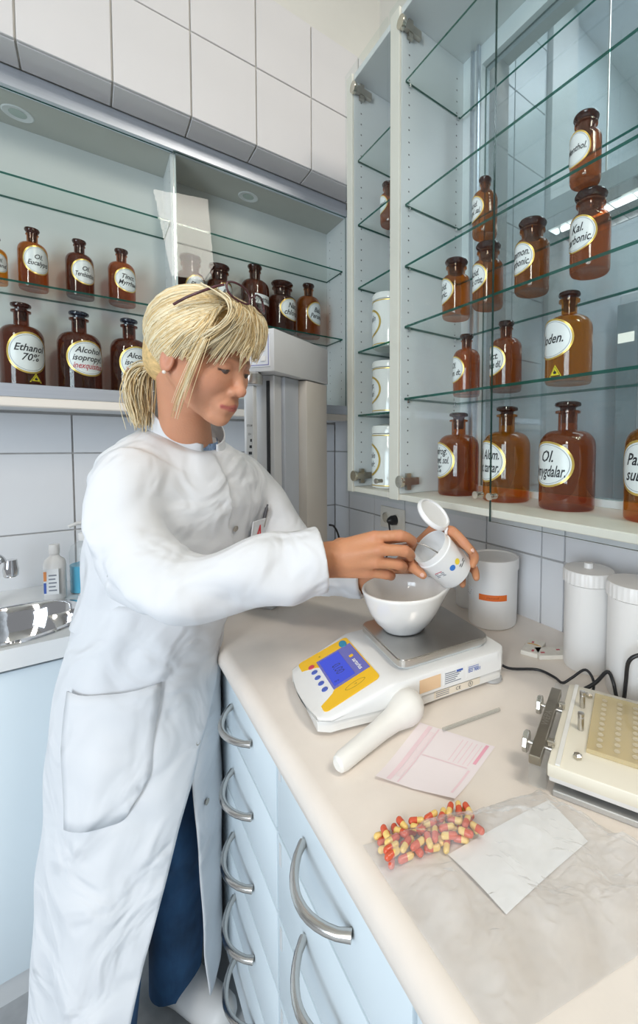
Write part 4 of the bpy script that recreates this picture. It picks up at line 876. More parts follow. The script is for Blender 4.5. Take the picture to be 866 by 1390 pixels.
# ------------------------------------------------------------------ signed-distance modelling for skin
def smin(a, b, k): h = np.clip(0.5+0.5*(b-a)/k, 0, 1); return b*(1-h)+a*h-k*h*(1-h)
def smax(a, b, k): return -smin(-a, -b, k)
class Field:
    def __init__(s, lo, hi, h):
        s.lo = np.array(lo, np.float32); s.h = h; s.n = np.ceil((np.array(hi)-np.array(lo))/h).astype(int)+1
        g = [s.lo[i]+np.arange(s.n[i], dtype=np.float32)*h for i in range(3)]
        s.X, s.Y, s.Z = g[0][:, None, None], g[1][None, :, None], g[2][None, None, :]
        s.d = np.full(tuple(s.n), 1.0, np.float32)
    def ell(s, c, r):
        x, y, z = (s.X-c[0]), (s.Y-c[1]), (s.Z-c[2])
        k0 = np.sqrt((x/r[0])**2+(y/r[1])**2+(z/r[2])**2)+1e-9; k1 = np.sqrt((x/r[0]**2)**2+(y/r[1]**2)**2+(z/r[2]**2)**2)+1e-9
        return k0*(k0-1)/k1
    def sph(s, c, r): return np.sqrt((s.X-c[0])**2+(s.Y-c[1])**2+(s.Z-c[2])**2)-r
    def cap(s, a, b, ra, rb):
        a = np.array(a, np.float32); b = np.array(b, np.float32); ab = b-a; l2 = float(ab@ab)
        px, py, pz = s.X-a[0], s.Y-a[1], s.Z-a[2]; t = np.clip((px*ab[0]+py*ab[1]+pz*ab[2])/l2, 0, 1)
        return np.sqrt((px-t*ab[0])**2+(py-t*ab[1])**2+(pz-t*ab[2])**2)-(ra+(rb-ra)*t)
    def add(s, d, k=0.0): s.d = smin(s.d, d, k).astype(np.float32) if k else np.minimum(s.d, d).astype(np.float32)
    def cut(s, d, k=0.002): s.d = smax(s.d, -d, k).astype(np.float32)
    def mesh(s):
        """naive surface nets"""
        d = s.d; n = np.array(d.shape); ins = d < 0
        c = [ins[i:n[0]-1+i, j:n[1]-1+j, k:n[2]-1+k] for i in (0, 1) for j in (0, 1) for k in (0, 1)]
        cnt = sum(x.astype(np.int8) for x in c); act = (cnt > 0) & (cnt < 8); idx = np.full(act.shape, -1, np.int64); ii = np.argwhere(act); idx[act] = np.arange(len(ii))
        acc = np.zeros((len(ii), 3)); w_ = np.zeros(len(ii))
        cor = [(i, j, k) for i in (0, 1) for j in (0, 1) for k in (0, 1)]
        for p in range(8):
            for q in range(p+1, 8):
                e = np.array(cor[q])-np.array(cor[p])
                if abs(e).sum() != 1: continue
                a = d[ii[:, 0]+cor[p][0], ii[:, 1]+cor[p][1], ii[:, 2]+cor[p][2]]; b = d[ii[:, 0]+cor[q][0], ii[:, 1]+cor[q][1], ii[:, 2]+cor[q][2]]
                m = (a < 0) != (b < 0); t = np.where(m, a/np.where(m, a-b, 1), 0)
                acc[m] += (np.array(cor[p])+t[:, None]*e)[m]; w_[m] += 1
        V = s.lo+(ii+acc/w_[:, None])*s.h; F = []
        for ax in range(3):
            u, v = (ax+1) % 3, (ax+2) % 3
            sl0 = [slice(None)]*3; sl1 = [slice(None)]*3; sl0[ax] = slice(0, n[ax]-1); sl1[ax] = slice(1, n[ax])
            ch = ins[tuple(sl0)] != ins[tuple(sl1)]; P = np.argwhere(ch); P = P[(P[:, u] > 0) & (P[:, v] > 0) & (P[:, u] < n[u]-1) & (P[:, v] < n[v]-1)]
            fl = ins[P[:, 0], P[:, 1], P[:, 2]]
            def at_(du, dv): Q = P.copy(); Q[:, u] += du; Q[:, v] += dv; return idx[Q[:, 0], Q[:, 1], Q[:, 2]]
            q = np.stack([at_(-1, -1), at_(0, -1), at_(0, 0), at_(-1, 0)], 1); q[~fl] = q[~fl][:, ::-1]; F.append(q)
        return V, np.concatenate(F)
def np_mesh(V, F, name='mesh'):
    me = bpy.data.meshes.new(name); me.vertices.add(len(V)); me.vertices.foreach_set('co', np.asarray(V, np.float32).ravel())
    F = np.asarray(F); me.loops.add(F.size); me.loops.foreach_set('vertex_index', F.ravel().astype(np.int32))
    me.polygons.add(len(F)); me.polygons.foreach_set('loop_start', np.arange(0, F.size, F.shape[1], dtype=np.int32)); me.update(calc_edges=True)
    me.polygons.foreach_set('use_smooth', np.ones(len(F), bool)); return me
def laplace(V, F, it=2, lam=0.5):
    e = np.concatenate([F[:, [0, 1]], F[:, [1, 2]], F[:, [2, 3]], F[:, [3, 0]]]); e = np.concatenate([e, e[:, ::-1]])
    cnt = np.bincount(e[:, 0], minlength=len(V))[:, None]
    for _ in range(it):
        s_ = np.stack([np.bincount(e[:, 0], weights=V[e[:, 1], k], minlength=len(V)) for k in range(3)], 1); V = V+lam*(s_/np.maximum(cnt, 1)-V)
    return V

# ---- head and neck, in the head's own frame (x face, y her left, z up)
NB = w2h((0.166, 1.035, 1.335))
f = Field((-0.125, -0.098, -0.245), (0.132, 0.098, 0.140), 0.0021)
f.add(f.ell((-0.012, 0, 0.035), (0.098, 0.075, 0.088)))
f.add(f.ell((0.026, 0, -0.020), (0.058, 0.057, 0.082)), 0.02)
for s in (-1, 1):
    f.add(f.cap((-0.006, s*0.050, -0.040), (0.056, s*0.014, -0.098), 0.013, 0.012), 0.022)
    f.add(f.sph((0.050, s*0.038, -0.028), 0.024), 0.038)
    f.add(f.cap((0.078, s*0.010, 0.017), (0.064, s*0.044, 0.014), 0.009, 0.008), 0.014)
f.add(f.sph((0.0705, 0, -0.100), 0.0155), 0.018)
f.add(f.ell((0.0755, 0, -0.069), (0.0185, 0.028, 0.026)), 0.014)
for s in (-1, 1): f.cut(f.ell((0.094, s*0.032, -0.001), (0.015, 0.019, 0.0115)), 0.012)
f.add(f.cap((0.080, 0, 0.006), (0.0970, 0, -0.034), 0.0070, 0.0092), 0.010)
f.add(f.sph((0.0985, 0, -0.0385), 0.0102), 0.007)
for s in (-1, 1):
    f.add(f.sph((0.0905, s*0.0120, -0.0430), 0.0075), 0.006)
    f.cut(f.sph((0.0960, s*0.0065, -0.0500), 0.0024), 0.003)
    f.add(f.ell((0.0700, s*0.0315, -0.0005), (0.0142, 0.0165, 0.0120)), 0.004)
    f.cut(f.cap((0.0860, s*0.021, -0.0060), (0.0770, s*0.044, -0.0062), 0.0024, 0.0016), 0.0020)
    f.cut(f.cap((0.0870, s*0.020, 0.0105), (0.0760, s*0.046, 0.0090), 0.0012, 0.0009), 0.004)
    f.cut(f.cap((0.093, s*0.0185, -0.050), (0.078, s*0.033, -0.074), 0.0014, 0.0008), 0.007)
    f.add(f.cap((0.0918, s*0.003, -0.0688), (0.0805, s*0.0225, -0.0725), 0.0034, 0.0020), 0.003)
    f.add(f.cap((0.0905, 0, -0.0772), (0.0805, s*0.0215, -0.0735), 0.0040, 0.0020), 0.003)
    f.cut(f.cap((0.0995, 0, -0.0728), (0.0840, s*0.0245, -0.0734), 0.0011, 0.0008), 0.002)
    # ears
    e1 = f.ell((-0.010, s*0.0725, -0.014), (0.0150, 0.0062, 0.027)); f.add(e1, 0.006)
    f.cut(f.ell((-0.006, s*0.0795, -0.012), (0.009, 0.0055, 0.017)), 0.004)
f.cut(f.sph((0.095, 0, -0.0895), 0.0075), 0.008)
f.add(f.cap((-0.034, 0, -0.050), tuple(NB), 0.043, 0.052), 0.020)
HV, HF = f.mesh(); HV = laplace(HV, HF, 2, 0.5); HL = HV.copy(); HV = h2w(HV)

# ---- hands with forearms
RH = {'wrist': (0.3473, 0.7343, 1.144), 'fore': (0.262, 0.765, 1.136),
  'I': [(0.4188, 0.6668, 1.1883), (0.4575, 0.6362, 1.1914), (0.4906, 0.6423, 1.1756), (0.5017, 0.6592, 1.1603)], 'M': [(0.4201, 0.648, 1.1678), (0.4604, 0.6257, 1.1632), (0.4876, 0.643, 1.145), (0.4936, 0.6758, 1.1338)],
  'R': [(0.4169, 0.6558, 1.1427), (0.4548, 0.637, 1.1361), (0.4788, 0.6554, 1.1216), (0.479, 0.6863, 1.1141)], 'P': [(0.4118, 0.6768, 1.1186), (0.4431, 0.6599, 1.1125), (0.4615, 0.6714, 1.103), (0.4588, 0.6966, 1.0986)],
  'T': [(0.3876, 0.7448, 1.1589), (0.4422, 0.7267, 1.165), (0.4855, 0.6959, 1.1708), (0.5085, 0.6700, 1.1665)]}
LH = {'wrist': (0.565, 0.794, 1.062), 'fore': (0.513, 0.872, 1.034),
  'I': [(0.5720, 0.672, 1.1830), (0.5745, 0.6177, 1.1880), (0.583, 0.5895, 1.1679), (0.5888, 0.5764, 1.1532)], 'M': [(0.592, 0.682, 1.1637), (0.6201, 0.632, 1.1536), (0.6214, 0.5990, 1.1332), (0.6060, 0.5870, 1.1200)],
  'R': [(0.594, 0.690, 1.1336), (0.6230, 0.6420, 1.123), (0.6290, 0.6069, 1.1022), (0.6180, 0.588, 1.090)], 'P': [(0.590, 0.702, 1.1063), (0.6100, 0.657, 1.0952), (0.6120, 0.6266, 1.0800), (0.602, 0.612, 1.072)],
  'T': [(0.5480, 0.742, 1.0956), (0.5080, 0.6920, 1.1270), (0.4985, 0.6565, 1.1220), (0.5060, 0.6250, 1.1080)]}
def hand(H, wr=0.026, scale=1.0):
    pts = np.array([H['wrist'], H['fore']]+[p for k in 'IMRPT' for p in H[k]]); lo = pts.min(0)-0.045; hi = pts.max(0)+0.045
    f = Field(lo, hi, 0.0024); W = np.array(H['wrist']); mc = {k: np.array(H[k][0]) for k in 'IMRP'}
    f.add(f.cap(H['fore'], H['wrist'], 0.036, wr))
    # palm: broad bars from the wrist to each knuckle
    for k, r in zip('IMRP', (0.0125, 0.013, 0.0125, 0.0115)):
        b0 = W+(mc[k]-mc['M'])*0.45; f.add(f.cap(b0, mc[k], 0.0175, r), 0.013)
    f.add(f.cap(H['wrist'], H['T'][0], 0.020, 0.015), 0.012); f.add(f.cap(H['T'][0], H['T'][1], 0.0155, 0.0115), 0.012)
    for k, (r0, r1, r2, r3) in zip('IMRPT', ((0.0108, 0.0098, 0.0086, 0.0072), (0.0110, 0.0100, 0.0088, 0.0074), (0.0104, 0.0094, 0.0082, 0.0070), (0.0092, 0.0083, 0.0074, 0.0064), (0.0118, 0.0112, 0.0102, 0.0080))):
        P_ = H[k] if k != 'T' else H[k][1:]; rad = [r0, r1, r2, r3] if k != 'T' else [r1*1.04, r2*1.05, r3]
        Q = spline(P_, 4); rq = np.interp(np.linspace(0, 1, len(Q)), np.linspace(0, 1, len(rad)), rad); g = None
        for a_, b_, ra_, rb_ in zip(Q, Q[1:], rq, rq[1:]): c_ = f.cap(a_, b_, ra_, rb_); g = c_ if g is None else smin(g, c_, 0.003)
        for j_ in range(1, len(P_)-1): g = smin(g, f.sph(P_[j_], rad[j_]*1.05), 0.004)
        f.add(g, 0.0035)
    V, F = f.mesh(); return laplace(V, F, 2, 0.5), F
RV, RF = hand(RH, 0.0275); LV, LF = hand(LH, 0.026)
# ---- trunk, arms and legs (under the clothes)
f = Field((-0.22, 0.60, 0.0), (0.60, 1.32, 1.42), 0.010)
for z0, z1 in ((0.86, 0.98), (0.98, 1.10), (1.10, 1.20), (1.20, 1.265)):
    for s in (-0.38, 0.0, 0.38):
        c0, c1 = ring_at(z0), ring_at(z1); p0 = np.array((c0[0], c0[1], z0))+LFT*s*c0[2]; p1 = np.array((c1[0], c1[1], z1))+LFT*s*c1[2]
        f.add(f.cap(p0, p1, c0[3]*0.58, c1[3]*0.58), 0.02)
f.add(f.cap((0.17, 1.045, 1.22), (0.166, 1.035, 1.34), 0.06, 0.046), 0.03)
f.add(f.cap((0.12, 1.02, 1.265), (0.048, 0.970, 1.265), 0.04, 0.042), 0.02); f.add(f.cap((0.048, 0.970, 1.265), (0.085, 0.828, 1.122), 0.042, 0.038), 0.01); f.add(f.cap((0.085, 0.828, 1.122), RH['fore'], 0.038, 0.034), 0.01)
f.add(f.cap((0.22, 1.07, 1.255), (0.292, 1.10, 1.250), 0.04, 0.042), 0.02); f.add(f.cap((0.292, 1.10, 1.250), (0.435, 1.005, 1.025), 0.042, 0.038), 0.01); f.add(f.cap((0.435, 1.005, 1.025), LH['fore'], 0.038, 0.034), 0.01)
for s in (-1, 1):
    hp_ = np.array((0.078, 1.070, 0.84))+LFT*s*0.055; kn = np.array((0.075, 1.05, 0.46))+LFT*s*0.075; an = np.array((0.06, 1.09, 0.08))+LFT*s*0.085
    f.add(f.cap(hp_, kn, 0.066, 0.046), 0.02); f.add(f.cap(kn, an, 0.046, 0.034), 0.01); f.add(f.cap(an-np.array((0, 0, 0.035)), an+FWD*0.13-np.array((0, 0, 0.045)), 0.030, 0.026), 0.02)
TV, TF = f.mesh(); TV = laplace(TV, TF, 2)
BV = np.concatenate([HV, RV, LV, TV]); BF = np.concatenate([HF, RF+len(HV), LF+len(HV)+len(RV), TF+len(HV)+len(RV)+len(LV)])
PB = np.array((0.07, 1.07, 0.0))
per = thing('person', 'blonde person in a white lab coat and jeans spooning powder from a jar', 'person', tuple(PB))
bme = np_mesh(BV-PB, BF, 'body')
# skin tones: lips, brows, lash line, cheeks, knuckles, nails
colr = np.tile(np.array((0.65, 0.315, 0.188)), (len(BV), 1)); nh = len(HV)
def blend(mask, c, n0=0, n1=None): colr[n0:n1] = colr[n0:n1]*(1-mask[:, None])+np.array(c)*mask[:, None]
def gauss(L, c, r): return np.exp(-(((L-np.array(c))/np.array(r))**2).sum(1))
def seg_d(L, a, b): a, b = np.array(a), np.array(b); ab = b-a; t = np.clip(((L-a)@ab)/(ab@ab), 0, 1); return np.linalg.norm(L-a-t[:, None]*ab, axis=1)
for s in (-1, 1):
    blend(0.32*gauss(HL, (0.068, s*0.045, -0.035), (0.03, 0.024, 0.026)), (0.68, 0.29, 0.20), 0, nh)
    blend(0.8*np.clip(1-(seg_d(HL, (0.089, s*0.010, 0.0205), (0.068, s*0.046, 0.0195))-0.0022)/0.0035, 0, 1), (0.24, 0.13, 0.07), 0, nh)
    blend(0.95*np.clip(1-(seg_d(HL, (0.0850, s*0.0195, -0.0040), (0.0750, s*0.0465, -0.0052))-0.0013)/0.0018, 0, 1), (0.05, 0.03, 0.025), 0, nh)
    blend(0.30*gauss(HL, (0.083, s*0.032, 0.004), (0.02, 0.017, 0.008)), (0.42, 0.22, 0.17), 0, nh)
    for a, b, r in (((0.0945, s*0.001, -0.0690), (0.083, s*0.0225, -0.0725), 0.0030), ((0.0935, 0, -0.0772), (0.083, s*0.0215, -0.0738), 0.0036)):
        blend(0.75*np.clip(1-(seg_d(HL, a, b)-r)/0.002, 0, 1), (0.48, 0.12, 0.11), 0, nh)
    blend(0.85*np.clip(1-(seg_d(HL, (0.096, 0, -0.0730), (0.083, s*0.0235, -0.0734))-0.0006)/0.0014, 0, 1), (0.22, 0.06, 0.05), 0, nh)
    blend(0.45*gauss(HL, (-0.008, s*0.08, -0.018), (0.02, 0.012, 0.03)), (0.68, 0.25, 0.17), 0, nh)
blend(0.35*gauss(HL, (0.105, 0, -0.043), (0.015, 0.014, 0.012)), (0.70, 0.27, 0.19), 0, nh)
for (V_, o_, H_) in ((RV, nh, RH), (LV, nh+len(RV), LH)):
    n_ = len(V_); blend(np.full(n_, 0.8), (0.58, 0.26, 0.125), o_, o_+n_)
    for k in 'IMRPT':
        for j in (0, 1, 2):
            blend(0.35*np.clip(1-(np.linalg.norm(V_-np.array(H_[k][j]), axis=1)-0.006)/0.012, 0, 1), (0.62, 0.23, 0.15), o_, o_+n_)
ca = bme.color_attributes.new('tone', 'FLOAT_COLOR', 'POINT'); ca.data.foreach_set('color', np.concatenate([colr, np.ones((len(colr), 1))], 1).astype(np.float32).ravel())
def attr_mat(name, rough, sss=0.0, bump=0.0, bscale=200, spec=0.4, var=0.06):
    m = pmat(name, (0.5, 0.5, 0.5), rough, var=var, scale=30, bump=bump, bscale=bscale, spec=spec, sss=sss); n = m.node_tree
    b = [x for x in n.nodes if x.type == 'BSDF_PRINCIPLED'][0]; rp = [x for x in n.nodes if x.type == 'VALTORGB'][0]
    rp.color_ramp.elements[0].color = (1-var, 1-var, 1-var, 1); rp.color_ramp.elements[1].color = (1, 1, 1, 1)
    at_ = n.nodes.new('ShaderNodeAttribute'); at_.attribute_name = 'tone'; mx = n.nodes.new('ShaderNodeMix'); mx.data_type = 'RGBA'; mx.blend_type = 'MULTIPLY'; mx.inputs[0].default_value = 1
    n.links.new(at_.outputs['Color'], mx.inputs[6]); n.links.new(rp.outputs[0], mx.inputs[7]); n.links.new(mx.outputs[2], b.inputs['Base Color']); return m
obj('body', bme, attr_mat('skin', 0.48, sss=0.12, bump=0.12, bscale=260), per)
# eyes: slivers of eyeball under lowered lids
def pp(name, me, mat, parent=per):  # part given in world coordinates
    o = obj(name, me, mat, parent); o.matrix_parent_inverse = Matrix.Translation(Vector(PB)).inverted(); return o
for s in (-1, 1):
    e_ = lathe([(0, -0.0118)]+[(0.0118*math.sin(a), -0.0118*math.cos(a)) for a in [PI*k/12 for k in range(1, 12)]]+[(0, 0.0118)], 20)
    o = pp('eye', e_, pmat('lowered_eye', (0.10, 0.075, 0.065), 0.2)); o.location = Vector(h2w((0.0722, s*0.0315, -0.0035)))
ear = pp('pearl_earring', lathe([(0, -0.0035), (0.0025, -0.0025), (0.0036, 0), (0.0025, 0.0025), (0, 0.0035)], 14), pmat('pearl', (0.85, 0.82, 0.76), 0.2)); ear.location = Vector(h2w((-0.006, -0.0775, -0.0395)))
# nails
NAIL = pmat('nail', (0.72, 0.45, 0.37), 0.25)
for H_, k, rad_ in ((RH, 'I', 0.0072), (LH, 'I', 0.0072), (LH, 'T', 0.0080), (LH, 'M', 0.0074)):
    tip, prv, pp_ = [np.array(H_[k][j]) for j in (3, 2, 1)]; ax1 = (tip-prv)/np.linalg.norm(tip-prv); ax0 = (prv-pp_)/np.linalg.norm(prv-pp_); up_ = ax0-ax1*(ax0@ax1)
    if np.linalg.norm(up_) < 1e-3: continue
    up_ /= np.linalg.norm(up_); sd_ = np.cross(ax1, up_); o = pp('fingernail', lathe([(0, 0.0010), (0.0035, 0.0006), (0.0048, -0.0008)], 16, sx=1.15, sy=0.85), NAIL)
    o.location = Vector(tip+up_*rad_*0.96+ax1*0.0005); o.rotation_euler = Matrix((Vector(ax1), Vector(np.cross(up_, ax1)), Vector(up_))).transposed().to_euler()
# ------------------------------------------------------------------ hair
def ell_r(dv, c=(-0.012, 0, 0.042), r=(0.103, 0.085, 0.093)):
    dv = dv/np.linalg.norm(dv); return np.array(c)+dv/np.sqrt(((dv/np.array(r))**2).sum())
f = Field((-0.14, -0.105, -0.115), (0.115, 0.105, 0.155), 0.003)
hv_ = f.ell((-0.012, 0, 0.042), (0.101, 0.083, 0.091)); hv_ = smin(hv_, f.ell((-0.066, 0, -0.02), (0.042, 0.052, 0.052)), 0.03)
plane = (0.765*f.X-0.644*f.Z-0.0085)+0*f.Y
f.d = smax(hv_, plane.astype(np.float32), 0.010).astype(np.float32)
for s in (-1, 1): f.cut(f.ell((-0.002, s*0.085, -0.026), (0.024, 0.020, 0.030)), 0.008)
AV, AF = f.mesh(); AV = laplace(AV, AF, 2)
HAIR = attr_mat('blonde_hair', 0.42, spec=0.35, var=0.16)
HB = pmat('blonde_hair_base', (0.72, 0.50, 0.22), 0.55, var=0.25, scale=26, stretch=(1, 5, 5))
hair = pp('hair', np_mesh(h2w(AV), AF, 'hair'), HB)
strV, strF, strC = [], [], []
def strand(P, r0, r1, seg=4):
    P_, T_, N_ = frames(P); b0 = len(strV); n = len(P_); g = random.random(); col = np.array((0.74, 0.53, 0.24))*(1-g)+np.array((0.97, 0.88, 0.64))*g
    if random.random() < 0.15: col = col*0.72
    for i, (p, t, nn) in enumerate(zip(P_, T_, N_)):
        r = (r0+(r1-r0)*i/(n-1)); bb = t.cross(nn)
        for k in range(seg): strV.append(tuple(p+(nn*math.cos(2*PI*k/seg)+bb*math.sin(2*PI*k/seg))*r)); strC.append((*col, 1))
    for i in range(n-1):
        for k in range(seg): strF.append((b0+i*seg+k, b0+i*seg+(k+1) % seg, b0+(i+1)*seg+(k+1) % seg, b0+(i+1)*seg+k))
hc = np.array((-0.012, 0, 0.042)); tie = np.array((-0.092, -0.010, -0.046))
rr = np.random.RandomState(5)
def on_cap(d, k): return hc+(ell_r(d)-hc)*k
# swept-back hair
for i in range(760):
    a = (rr.rand()*2-1)*1.75
    # start along the hairline arc: from temple over the crown to temple
    y = math.sin(a)*0.086; z = 0.042+math.cos(a)*0.085; x = 0.060-0.050*abs(math.sin(a))**2-0.03*rr.rand()
    if z < 0.01: z = 0.01+0.02*rr.rand()
    d0 = np.array((x, y, z))-hc; d1 = tie-hc+rr.randn(3)*0.005; d0 /= np.linalg.norm(d0); d1 /= np.linalg.norm(d1); k = 1.005+0.035*rr.rand(); P = []
    om = math.acos(np.clip(d0@d1, -1, 1))
    for t in np.linspace(0, 1, 12):
        dd = (math.sin((1-t)*om)*d0+math.sin(t*om)*d1)/math.sin(om); dd = dd+np.array((0, 0, 1))*0.10*math.sin(PI*t)*(0.4 if abs(y) > 0.05 else 1)
        P.append(h2w(on_cap(dd, k-0.03*t*t)))
    strand(P, 0.0011, 0.0013)
# fringe: from the crown forward, falling over brow and temple
for i in range(620):
    u = rr.rand(); yend = 0.052-0.142*u                           # her left brow .. right temple
    y0 = 0.030-0.062*u+0.020*rr.randn(); st = np.array((0.005+0.055*rr.rand(), y0, 0.130))
    ang_ = (yend+0.045)/0.1
    fx = 0.1035-1.1*max(0, abs(yend)-0.012)**1.0*0.62-(0.02 if u > 0.85 else 0)
    zend = 0.040-0.004*u+0.007*rr.randn() - (0.034*rr.rand() if u > 0.72 else 0)
    m1 = np.array((0.080, y0*0.7+yend*0.25, 0.112)); m2 = np.array((0.103-0.25*abs(yend*0.8), y0*0.25+yend*0.72, 0.072)); en = np.array((fx, yend, zend))
    jit = rr.randn(3)*0.0025; P = [h2w(np.array(p)+jit*min(1, j/6)) for j, p in enumerate(spline([st, m1, m2, en], 5))]
    strand(P, 0.0012, 0.0005)
# hair over the right temple and ear top, and the long loose wisp
for i in range(420):
    u = rr.rand(); st = np.array((0.052+0.016*rr.rand()-0.030*u, -0.040-0.040*u, 0.118-0.075*u)); d0 = st-hc; d1 = tie-hc+rr.randn(3)*0.006; d0 /= np.linalg.norm(d0); d1 /= np.linalg.norm(d1); om = math.acos(np.clip(d0@d1, -1, 1)); k = 1.015+0.035*rr.rand()
    strand([h2w(on_cap((math.sin((1-t)*om)*d0+math.sin(t*om)*d1)/math.sin(om)+np.array((0, 0, -1))*0.16*math.sin(PI*t)*u, k-0.02*t)) for t in np.linspace(0, 1, 12)], 0.0011, 0.0012)
for i in range(150):
    u = rr.rand(); st = np.array((0.035+0.02*rr.rand(), -0.045-0.03*u, 0.108-0.045*u)); en = np.array((0.048-0.05*u, -0.079-0.006*rr.rand(), 0.012-0.022*rr.rand()))
    mid = (st+en)/2+np.array((0.012, -0.016, 0.006)); strand([h2w(p) for p in spline([st, mid, en], 6)], 0.0012, 0.0006)
for i in range(34):
    u = rr.randn(); st = np.array((0.052, -0.062, 0.085))+rr.randn(3)*0.005; L = 0.6+0.4*rr.rand()
    pts_ = [st, np.array((0.060, -0.083, 0.035)), np.array((0.052, -0.085, -0.020)), np.array((0.040, -0.080, -0.075)), np.array((0.030, -0.072, -0.128))]
    pts_ = [p+np.array((0.006*u, 0.0015*rr.randn(), 0))*(0.4+0.6*j/4) for j, p in enumerate(pts_)]; Q = spline(pts_, 4); Q = Q[:max(6, int(len(Q)*L))]
    strand([h2w(p) for p in Q], 0.0010, 0.0004)
for i in range(10):
    u = rr.randn(); pts_ = [np.array((0.10, -0.01+0.03*rr.rand(), 0.06)), np.array((0.1135, -0.018-0.03*rr.rand(), 0.03)), np.array((0.108, -0.035, -0.004+0.012*rr.rand()))]
    strand([h2w(p) for p in spline(pts_, 5)], 0.0009, 0.0004)
hs = pp('hair_strands', mesh_np(strV, strF), HAIR, hair); hs.matrix_parent_inverse = Matrix.Identity(4); hs.parent = hair; hs['kind'] = 'stuff'
c_ = hs.data.color_attributes.new('tone', 'FLOAT_COLOR', 'POINT'); c_.data.foreach_set('color', np.array(strC, np.float32).ravel())
# ponytail
strV, strF, strC = [], [], []
for i in range(420):
    o = rr.randn(3)*np.array((0.008, 0.010, 0.006)); e_ = rr.randn(3)*np.array((0.012, 0.013, 0.012)); L = 0.75+0.35*rr.rand()
    pts_ = [tie+np.array((0.02, 0, 0.006))+o*0.4, tie+np.array((-0.014, -0.004, -0.010))+o*0.9, tie+np.array((-0.016, -0.006, -0.055*L))+o*1.3+e_*0.2, tie+np.array((0.004, -0.004, -0.112*L))+o*0.8+e_*0.35]
    strand([h2w(p) for p in spline(pts_, 5)], 0.0013, 0.0005)
pt_ = pp('ponytail', mesh_np(strV, strF), HAIR, hair); pt_.matrix_parent_inverse = Matrix.Identity(4); pt_['kind'] = 'stuff'
c_ = pt_.data.color_attributes.new('tone', 'FLOAT_COLOR', 'POINT'); c_.data.foreach_set('color', np.array(strC, np.float32).ravel())
tb_ = [h2w(tie+np.array((0.006, 0, 0))+np.array((-0.45*math.sin(a)*0.016, math.cos(a)*0.017, math.sin(a)*0.015))) for a in [2*PI*k/20 for k in range(21)]]
tt_ = pp('hair_tie', tube(tb_, 0.003, 8), pmat('hair_tie', (0.45, 0.36, 0.24), 0.7), hair); tt_.matrix_parent_inverse = Matrix.Identity(4)
for o in (hs, pt_, tt_): o.matrix_parent_inverse = Matrix.Identity(4)
# ------------------------------------------------------------------ spectacles pushed up on the head
gl = thing('spectacles', 'dark tortoiseshell spectacles pushed up on the blonde hair', 'glasses', tuple(h2w((0.055, 0, 0.13))))
GP = np.array(gl.location)
TOR = pmat('tortoiseshell', (0.09, 0.03, 0.035), 0.25, var=0.5, scale=120)
def gp(name, me, mat, parent=gl):
    o = obj(name, me, mat, parent); o.matrix_parent_inverse = Matrix.Translation(Vector(GP)).inverted(); return o
tl_ = 0.45  # lens plane leans back
def lens_pt(s, a, k=1.0, dx=0.0):
    yy = s*0.034+0.026*k*math.copysign(abs(math.cos(a))**0.8, math.cos(a)); zz = 0.0165*k*math.copysign(abs(math.sin(a))**0.85, math.sin(a))
    return h2w((0.074-zz*math.sin(tl_)-5.0*(abs(yy)-0.01)**2+dx, yy, 0.138+zz*math.cos(tl_)))
for s in (-1, 1):
    gp('rim', tube([lens_pt(s, 2*PI*k/28) for k in range(29)], 0.0021, 8), TOR)
    V_ = [tuple(lens_pt(s, 0, 0.0))]+[tuple(lens_pt(s, 2*PI*k/28)) for k in range(28)]
    gp('lens', mesh_np(V_, [(0, 1+k, 1+(k+1) % 28) for k in range(28)]), thin_glass('spectacle_lens_%d' % s, (0.9, 0.88, 0.84), refl=1.0))
    gp('temple', tube([h2w(p) for p in spline([(0.058, s*0.063, 0.141), (0.050, s*0.070, 0.133), (0.034, s*0.082, 0.116), (0.014, s*0.089, 0.098), (-0.006, s*0.091, 0.080)], 5)], [0.0024]*21, 8), TOR)
gp('bridge', tube([h2w((0.0745, -0.009, 0.140)), h2w((0.076, 0, 0.143)), h2w((0.0745, 0.009, 0.140))], 0.0018, 8), TOR)

# ------------------------------------------------------------------ clothes
CO = pmat('white_coat_cotton', (0.75, 0.765, 0.79), 0.75, var=0.012, scale=5, bump=0.9, bscale=9, spec=0.15)
_b = [x for x in CO.node_tree.nodes if x.type == 'BUMP'][0]; _b.inputs['Distance'].default_value = 0.022; _b.inputs['Strength'].default_value = 0.8
_n = _b.inputs['Height'].links[0].from_node; _n.inputs['Scale'].default_value = 7.5; _n.inputs['Detail'].default_value = 1.6; _n.inputs['Distortion'].default_value = 1.4; _b.inputs['Strength'].default_value = 1.0; _b.inputs['Distance'].default_value = 0.024
def coat_sheet():
    zs_ = list(np.linspace(0.14, 1.06, 60)); n = 150; G = []
    for z in zs_:
        A_, B_ = th_under(z), 2*PI+th_outer(z); row = []
        for j in range(n+1):
            u = j/n; th = A_+(B_-A_)*u; off = 0.0
            if u > 0.80: off = 0.006*min(1, (u-0.80)/0.08)
            if u > 0.93 and z < 0.75: off += 0.010*((u-0.93)/0.07)*(0.75-z)
            if z > 1.005: off -= 0.14*(z-1.005)
            row.append(coat_pt(th, z, off)-PB)
        G.append(row)
    return grid_mesh(G)
RS = [(0.150, 1.035, 1.300), (0.098, 1.008, 1.318), (0.056, 0.972, 1.298), (0.050, 0.900, 1.210), (0.088, 0.826, 1.124), (0.170, 0.785, 1.120), (0.260, 0.755, 1.133), (0.338, 0.735, 1.143)]
RR = [0.040, 0.058, 0.064, 0.064, 0.064, 0.062, 0.062, 0.0645]
